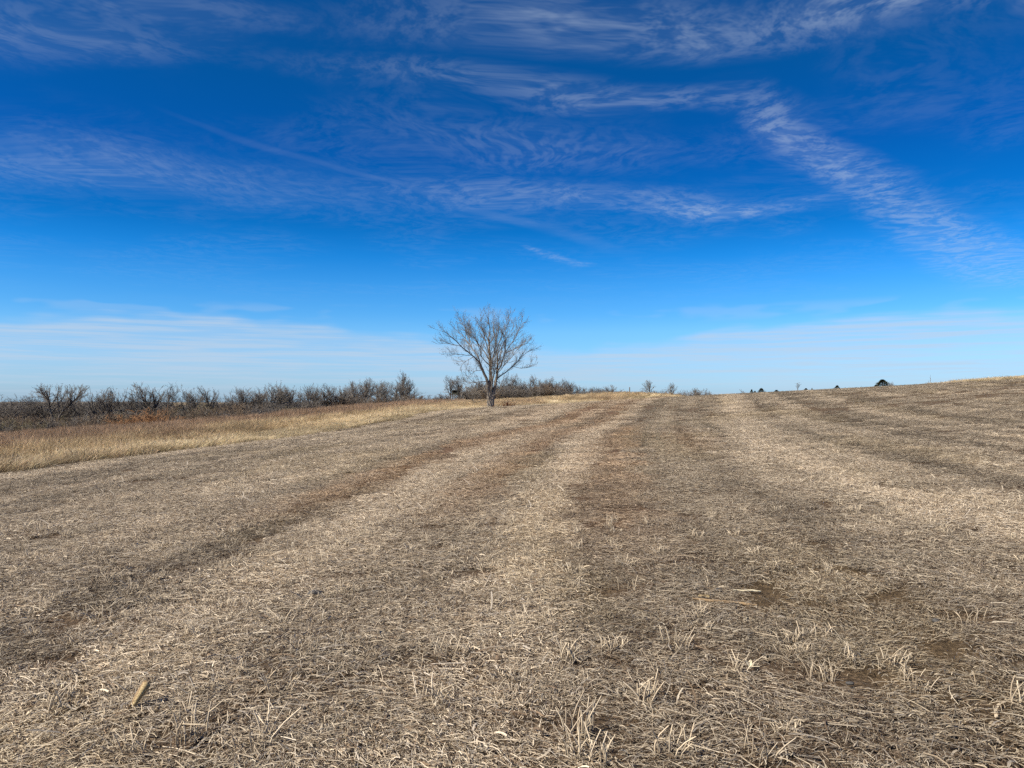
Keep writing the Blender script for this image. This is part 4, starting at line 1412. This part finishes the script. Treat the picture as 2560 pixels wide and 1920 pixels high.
stalks('weed_stalk', 'two tall thin dry weed stalks on the crest right of the cedars', 2324, ((-2, 952), (2, 941)), 74)
stalks('weed_stalk', 'short reddish dry weed stalks on the crest before the pale grass', 2371, ((-1, 953), (2, 954), (6, 953)), 70)
stalks('weed_stalk', 'faint thin dry weed stalk on the crest left of the fence post', 2431, ((0, 944),), 66)


def post(name, label, px, top, Y, rad_, cat):
    x = (px - CX) / FPX * Y
    zg = gz(x, Y)
    h = EYE + (HZ - top) / FPX * Y - zg
    V, F_, C = tubes([([(0, 0, -.3), (0, 0, h * .4), (.01, 0, h * .8), (.012, 0, h - .02), (.012, 0, h)], [rad_, rad_ * .97, rad_ * .93, rad_ * .9, rad_ * .25], 9)])
    o = obj(name, mesh_np(name, V, F_, True), None, M_GREY)
    o.location = (x, Y, zg)
    tag(o, label, cat)
    return o


post('fence_post', 'weathered wooden fence post on the crest beside the pale grass', 2469, 943, 66, .06, 'post')
post('utility_pole', 'thin dark pole standing in the gap between grove and crest trees', 1574, 968, 250, .17, 'pole')

# raised hunting blind among the pale trees
BY = 190.0
bx = (1138 - CX) / FPX * BY
bz = gz(bx, BY)
M_BLIND, tb, bb = new_mat('blind_boards')
nb = tex_noise(tb, 5.0, 4, .6)
tb.links.new(ramp_node(tb, nb.outputs['Fac'], [(.3, (.030, .030, .022)), (.7, (.065, .062, .045))]), bb.inputs['Base Color'])
broot = empty('hunting_blind', (bx, BY, bz))
zb = EYE + (HZ - 986.5) / FPX * BY - bz
zt = EYE + (HZ - 976.5) / FPX * BY - bz


def box(x0, x1, y0, y1, z0, z1):
    V = np.array([(x, y, z) for x in (x0, x1) for y in (y0, y1) for z in (z0, z1)], float)
    return V, np.array([(0, 1, 3, 2), (4, 6, 7, 5), (0, 4, 5, 1), (2, 3, 7, 6), (0, 2, 6, 4), (1, 5, 7, 3)]), np.ones((8, 3))


hw = .78
V, F_, C = merge([box(-hw, hw, -.7, -.66, zb, zb + .45), box(-hw, hw, -.7, -.66, zt - .2, zt), box(-hw, -.45, -.695, -.665, zb + .45, zt - .2), box(.45, hw, -.695, -.665, zb + .45, zt - .2),
                  box(-hw, hw, .66, .7, zb, zt), box(-hw, -hw + .04, -.66, .66, zb, zt), box(hw - .04, hw, -.66, .66, zb, zt), box(-hw + .04, hw - .04, -.66, .66, zb, zb + .05)])
obj('cabin', mesh_np('cabin', V, F_), broot, M_BLIND)
V, F_, C = merge([box(-hw - .08, hw + .08, -.8, .8, zt + .003, zt + .07)])
obj('roof', mesh_np('roof', V, F_), broot, M_BLIND)
for sx in (-1, 1):
    for sy in (-1, 1):
        V, F_, C = tubes([([(sx * .72, sy * .68, -.2), (sx * .66, sy * .6, zb - .003)], [.05, .05], 6)])
        obj('leg', mesh_np('leg', V, F_), broot, M_GREY)
tag(broot, 'dark box-shaped hunting blind raised on legs between two pale trees', 'hunting blind')

# ------------------------------------------------------------------ far woods on the left horizon
fr = np.random.default_rng(90)
fw = []
for (y0, y1, px0, px1, top_lo, top_hi, cnt) in ((330, 380, -60, 560, 1004, 1016, 75), (600, 680, -120, 420, 1000, 1007, 110), (340, 400, 560, 1100, 1000, 1006, 60)):
    for i in range(cnt):
        Y = fr.uniform(y0, y1); px = fr.uniform(px0, px1)
        x = (px - CX) / FPX * Y
        fw.append((x, Y, gz(x, Y), fr.uniform(top_lo, top_hi)))
fw = np.array(fw)
Hh = np.maximum(1.2, EYE + (HZ - fw[:, 3]) / FPX * fw[:, 1] - fw[:, 2])
fm_ = []
for v, (V, F_, V2, F2) in enumerate(SHRUB[:4]):
    Vm, Fm, Cm = merge([(V, F_, np.ones((len(V), 3))), (V2, F2, np.ones((len(V2), 3)))])
    me = mesh_np('far_wood_piece', Vm * np.array([1.5, 1.5, 1.0]), Fm, True, Cm * np.array([.16, .145, .13]))
    fm_.append(me)
s = Hh / TOPS
scatter('far_treeline', 'far dark line of woods along the left horizon', fm_, fw[:, :3], np.stack([np.zeros(len(fw)), np.zeros(len(fw)), fr.uniform(0, 6.28, len(fw))], -1),
        np.stack([s * 1.6, s * 1.6, s], -1), np.ones((len(fw), 3)), fr.integers(0, 4, len(fw)), M_STRAW)


# ------------------------------------------------------------------ things lying on the near field
def flat_mat(name, a, b, scale=40.0):
    m, t, bs = new_mat(name)
    n = tex_noise(t, scale, 4, .6)
    t.links.new(ramp_node(t, n.outputs['Fac'], [(.3, a), (.7, b)]), bs.inputs['Base Color'])
    bs.inputs['Roughness'].default_value = .7
    return m


M_COB = flat_mat('corn_cob_tan', (.13, .085, .04), (.50, .39, .21), 110)
M_HUSK = flat_mat('dry_husk', (.45, .38, .25), (.62, .55, .40), 30)
M_STALK = flat_mat('old_corn_stalk', (.15, .10, .055), (.30, .21, .12), 25)
M_STONE = flat_mat('dark_stone', (.022, .021, .021), (.085, .08, .075), 60)


def lay(o, px, py, rz, tilt=0.0, dz_=0.02):
    x, y, z = px_ground(px, py)
    o.location = (x, y, z + dz_)
    o.rotation_euler = (0, tilt, rz)
    return o


def cob_mesh(L=.15, r0=.019):
    rows, around = 22, 16
    V, F_ = [], []
    for i in range(rows + 1):
        t = i / rows
        rr_ = r0 * (1 - .55 * (1 - t) ** 1.6) * (1 if 0 < i < rows else .35)
        for j in range(around):
            a = j / around * 2 * math.pi
            bump = 1 + .09 * (1 if (i + j) % 2 else -1)
            V.append((t * L - L / 2, rr_ * bump * math.cos(a), rr_ * bump * math.sin(a)))
    for i in range(rows):
        for j in range(around):
            F_.append((i * around + j, i * around + (j + 1) % around, (i + 1) * around + (j + 1) % around, (i + 1) * around + j))
    return np.array(V), np.array(F_)


cobr = empty('corn_cob')
V, F_ = cob_mesh()
obj('cob', mesh_np('cob', V, F_, True), cobr, M_COB)
hp = []
for k in range(3):
    a = k * 1.3 - 1.0
    V, F_, _ = ribbons(1, np.array([[-.06, math.cos(a) * .016, math.sin(a) * .014]]), np.array([math.pi + (k - 1) * .35]), np.array([.10]), np.array([.016]), np.array([.4]), np.array([-.08]), 5)
    hp.append((V, F_, np.ones((len(V), 3))))
V, F_, _ = ribbons(2, np.array([[-.07, .020, .004], [-.05, .016, .012]]), np.array([0.05, -.03]), np.array([.15, .12]), np.array([.020, .016]), np.array([.15, -.2]), np.array([.02, .05]), 5)
hp.append((V, F_, np.ones((len(V), 3))))
V, F_, C = merge(hp)
obj('husk', mesh_np('husk', V, F_), cobr, M_STALK)
V, F_, C = tubes([([(-.07, 0, 0), (-.11, .004, -.006), (-.15, .012, -.012)], [.008, .006, .004], 7)])
obj('stem', mesh_np('stem', V, F_, True), cobr, M_STALK)
lay(cobr, 350, 1785, 0, 0, .085)
cobr.rotation_euler = Vector((.42, .30, .78)).to_track_quat('X', 'Z').to_euler()
cobr.scale = (.92, .98, .98)
tag(cobr, 'tan corn cob with a dark stem lying on the straw, lower left', 'corn cob')


def stalk_piece(name, label, px, py, rz, L, rad_, mat, split=False, dz_=.03):
    pts = [(-L / 2 + L * i / 6, .004 * math.sin(i * 2.1), .003 * math.cos(i * 1.7)) for i in range(7)]
    rr_ = [rad_ * (1.0 if i not in (2, 5) else 1.18) for i in range(7)]
    rr_[0] *= .6; rr_[-1] *= .6
    V, F_, C = tubes([(pts, rr_, 9), ([pts[0], (pts[0][0] - .004, pts[0][1], pts[0][2])], [rr_[0], .0008], 9), ([pts[-1], (pts[-1][0] + .004, pts[-1][1], pts[-1][2])], [rr_[-1], .0008], 9)])
    o = obj(name, mesh_np(name, V, F_, True), None, mat)
    lay(o, px, py, rz, R(2), dz_)
    tag(o, label, 'stalk')
    return o


stalk_piece('corn_stalk', 'long dark brown corn stalk lying flat on the straw, right of centre', 1812, 1516, R(-14), .46, .011, M_STALK)
stalk_piece('corn_stalk', 'short bright yellow stalk end at the tip of the long dark stalk', 1761, 1504, R(-4), .085, .013, M_COB)
stalk_piece('corn_stalk', 'pale straight stalk piece lying behind the long dark stalk', 1868, 1491, R(3), .22, .008, M_HUSK)
stalk_piece('corn_stalk', 'short pale stalk stub tilted upright before the dark stalk', 1866, 1560, R(60), .09, .007, M_HUSK)
stalk_piece('corn_stalk', 'short brown stalk piece below the corn cob, lower left', 312, 1795, R(48), .13, .007, M_STALK)
stalk_piece('corn_stalk', 'thin brown stalk lying on dark straw left of centre', 905, 1408, R(12), .42, .007, M_STALK)
for i, (px, py, sx, lb) in enumerate(((786, 1497, .065, 'dark slate-coloured stone in the straw left of centre'), (1796, 1486, .035, 'small black stone above the yellow stalk end'), (2340, 1566, .032, 'dark stone half buried in straw near the right edge'), (2125, 1722, .022, 'small dark stone in the straw, lower right'))):
    import bmesh
    bm = bmesh.new()
    bmesh.ops.create_icosphere(bm, subdivisions=3, radius=1)
    q = np.random.default_rng(i + 5).normal(0, 1, (9, 3))
    for v in bm.verts:
        k = 1 + sum(.05 * math.sin(2.2 * (v.co.x * a[0] + v.co.y * a[1] + v.co.z * a[2]) + a[0] * 3) for a in q)
        v.co = Vector((v.co.x * sx * .95, v.co.y * sx * .65, v.co.z * sx * .5)) * k
    me = bpy.data.meshes.new('field_stone'); bm.to_mesh(me); bm.free()
    for p in me.polygons: p.use_smooth = True
    o = obj('field_stone', me, None, M_STONE)
    lay(o, px, py, i * .8 + .2, 0, .03)
    tag(o, lb, 'stone')
# folded pale husk right of centre, lower half
V, F_, _ = ribbons(4, np.array([[0, 0, .01], [.005, .004, .012], [-.004, -.003, .014], [.01, 0, .02]]), np.array([1.1, 1.35, .9, -.6]), np.array([.14, .11, .12, .07]), np.array([.022, .018, .02, .014]), np.array([.5, -.4, .7, .3]), np.array([.15, .3, .05, .2]), 6)
o = obj('corn_husk', mesh_np('corn_husk', V, F_), None, M_HUSK)
lay(o, 1874, 1690, .2, 0, .03)
o.scale = (.7, .7, .7)
tag(o, 'folded pale yellow corn husk in the straw, right of centre', 'husk')
print('scene built', sum(len(m.loops) - 2 * len(m.polygons) for m in bpy.data.meshes), nt)
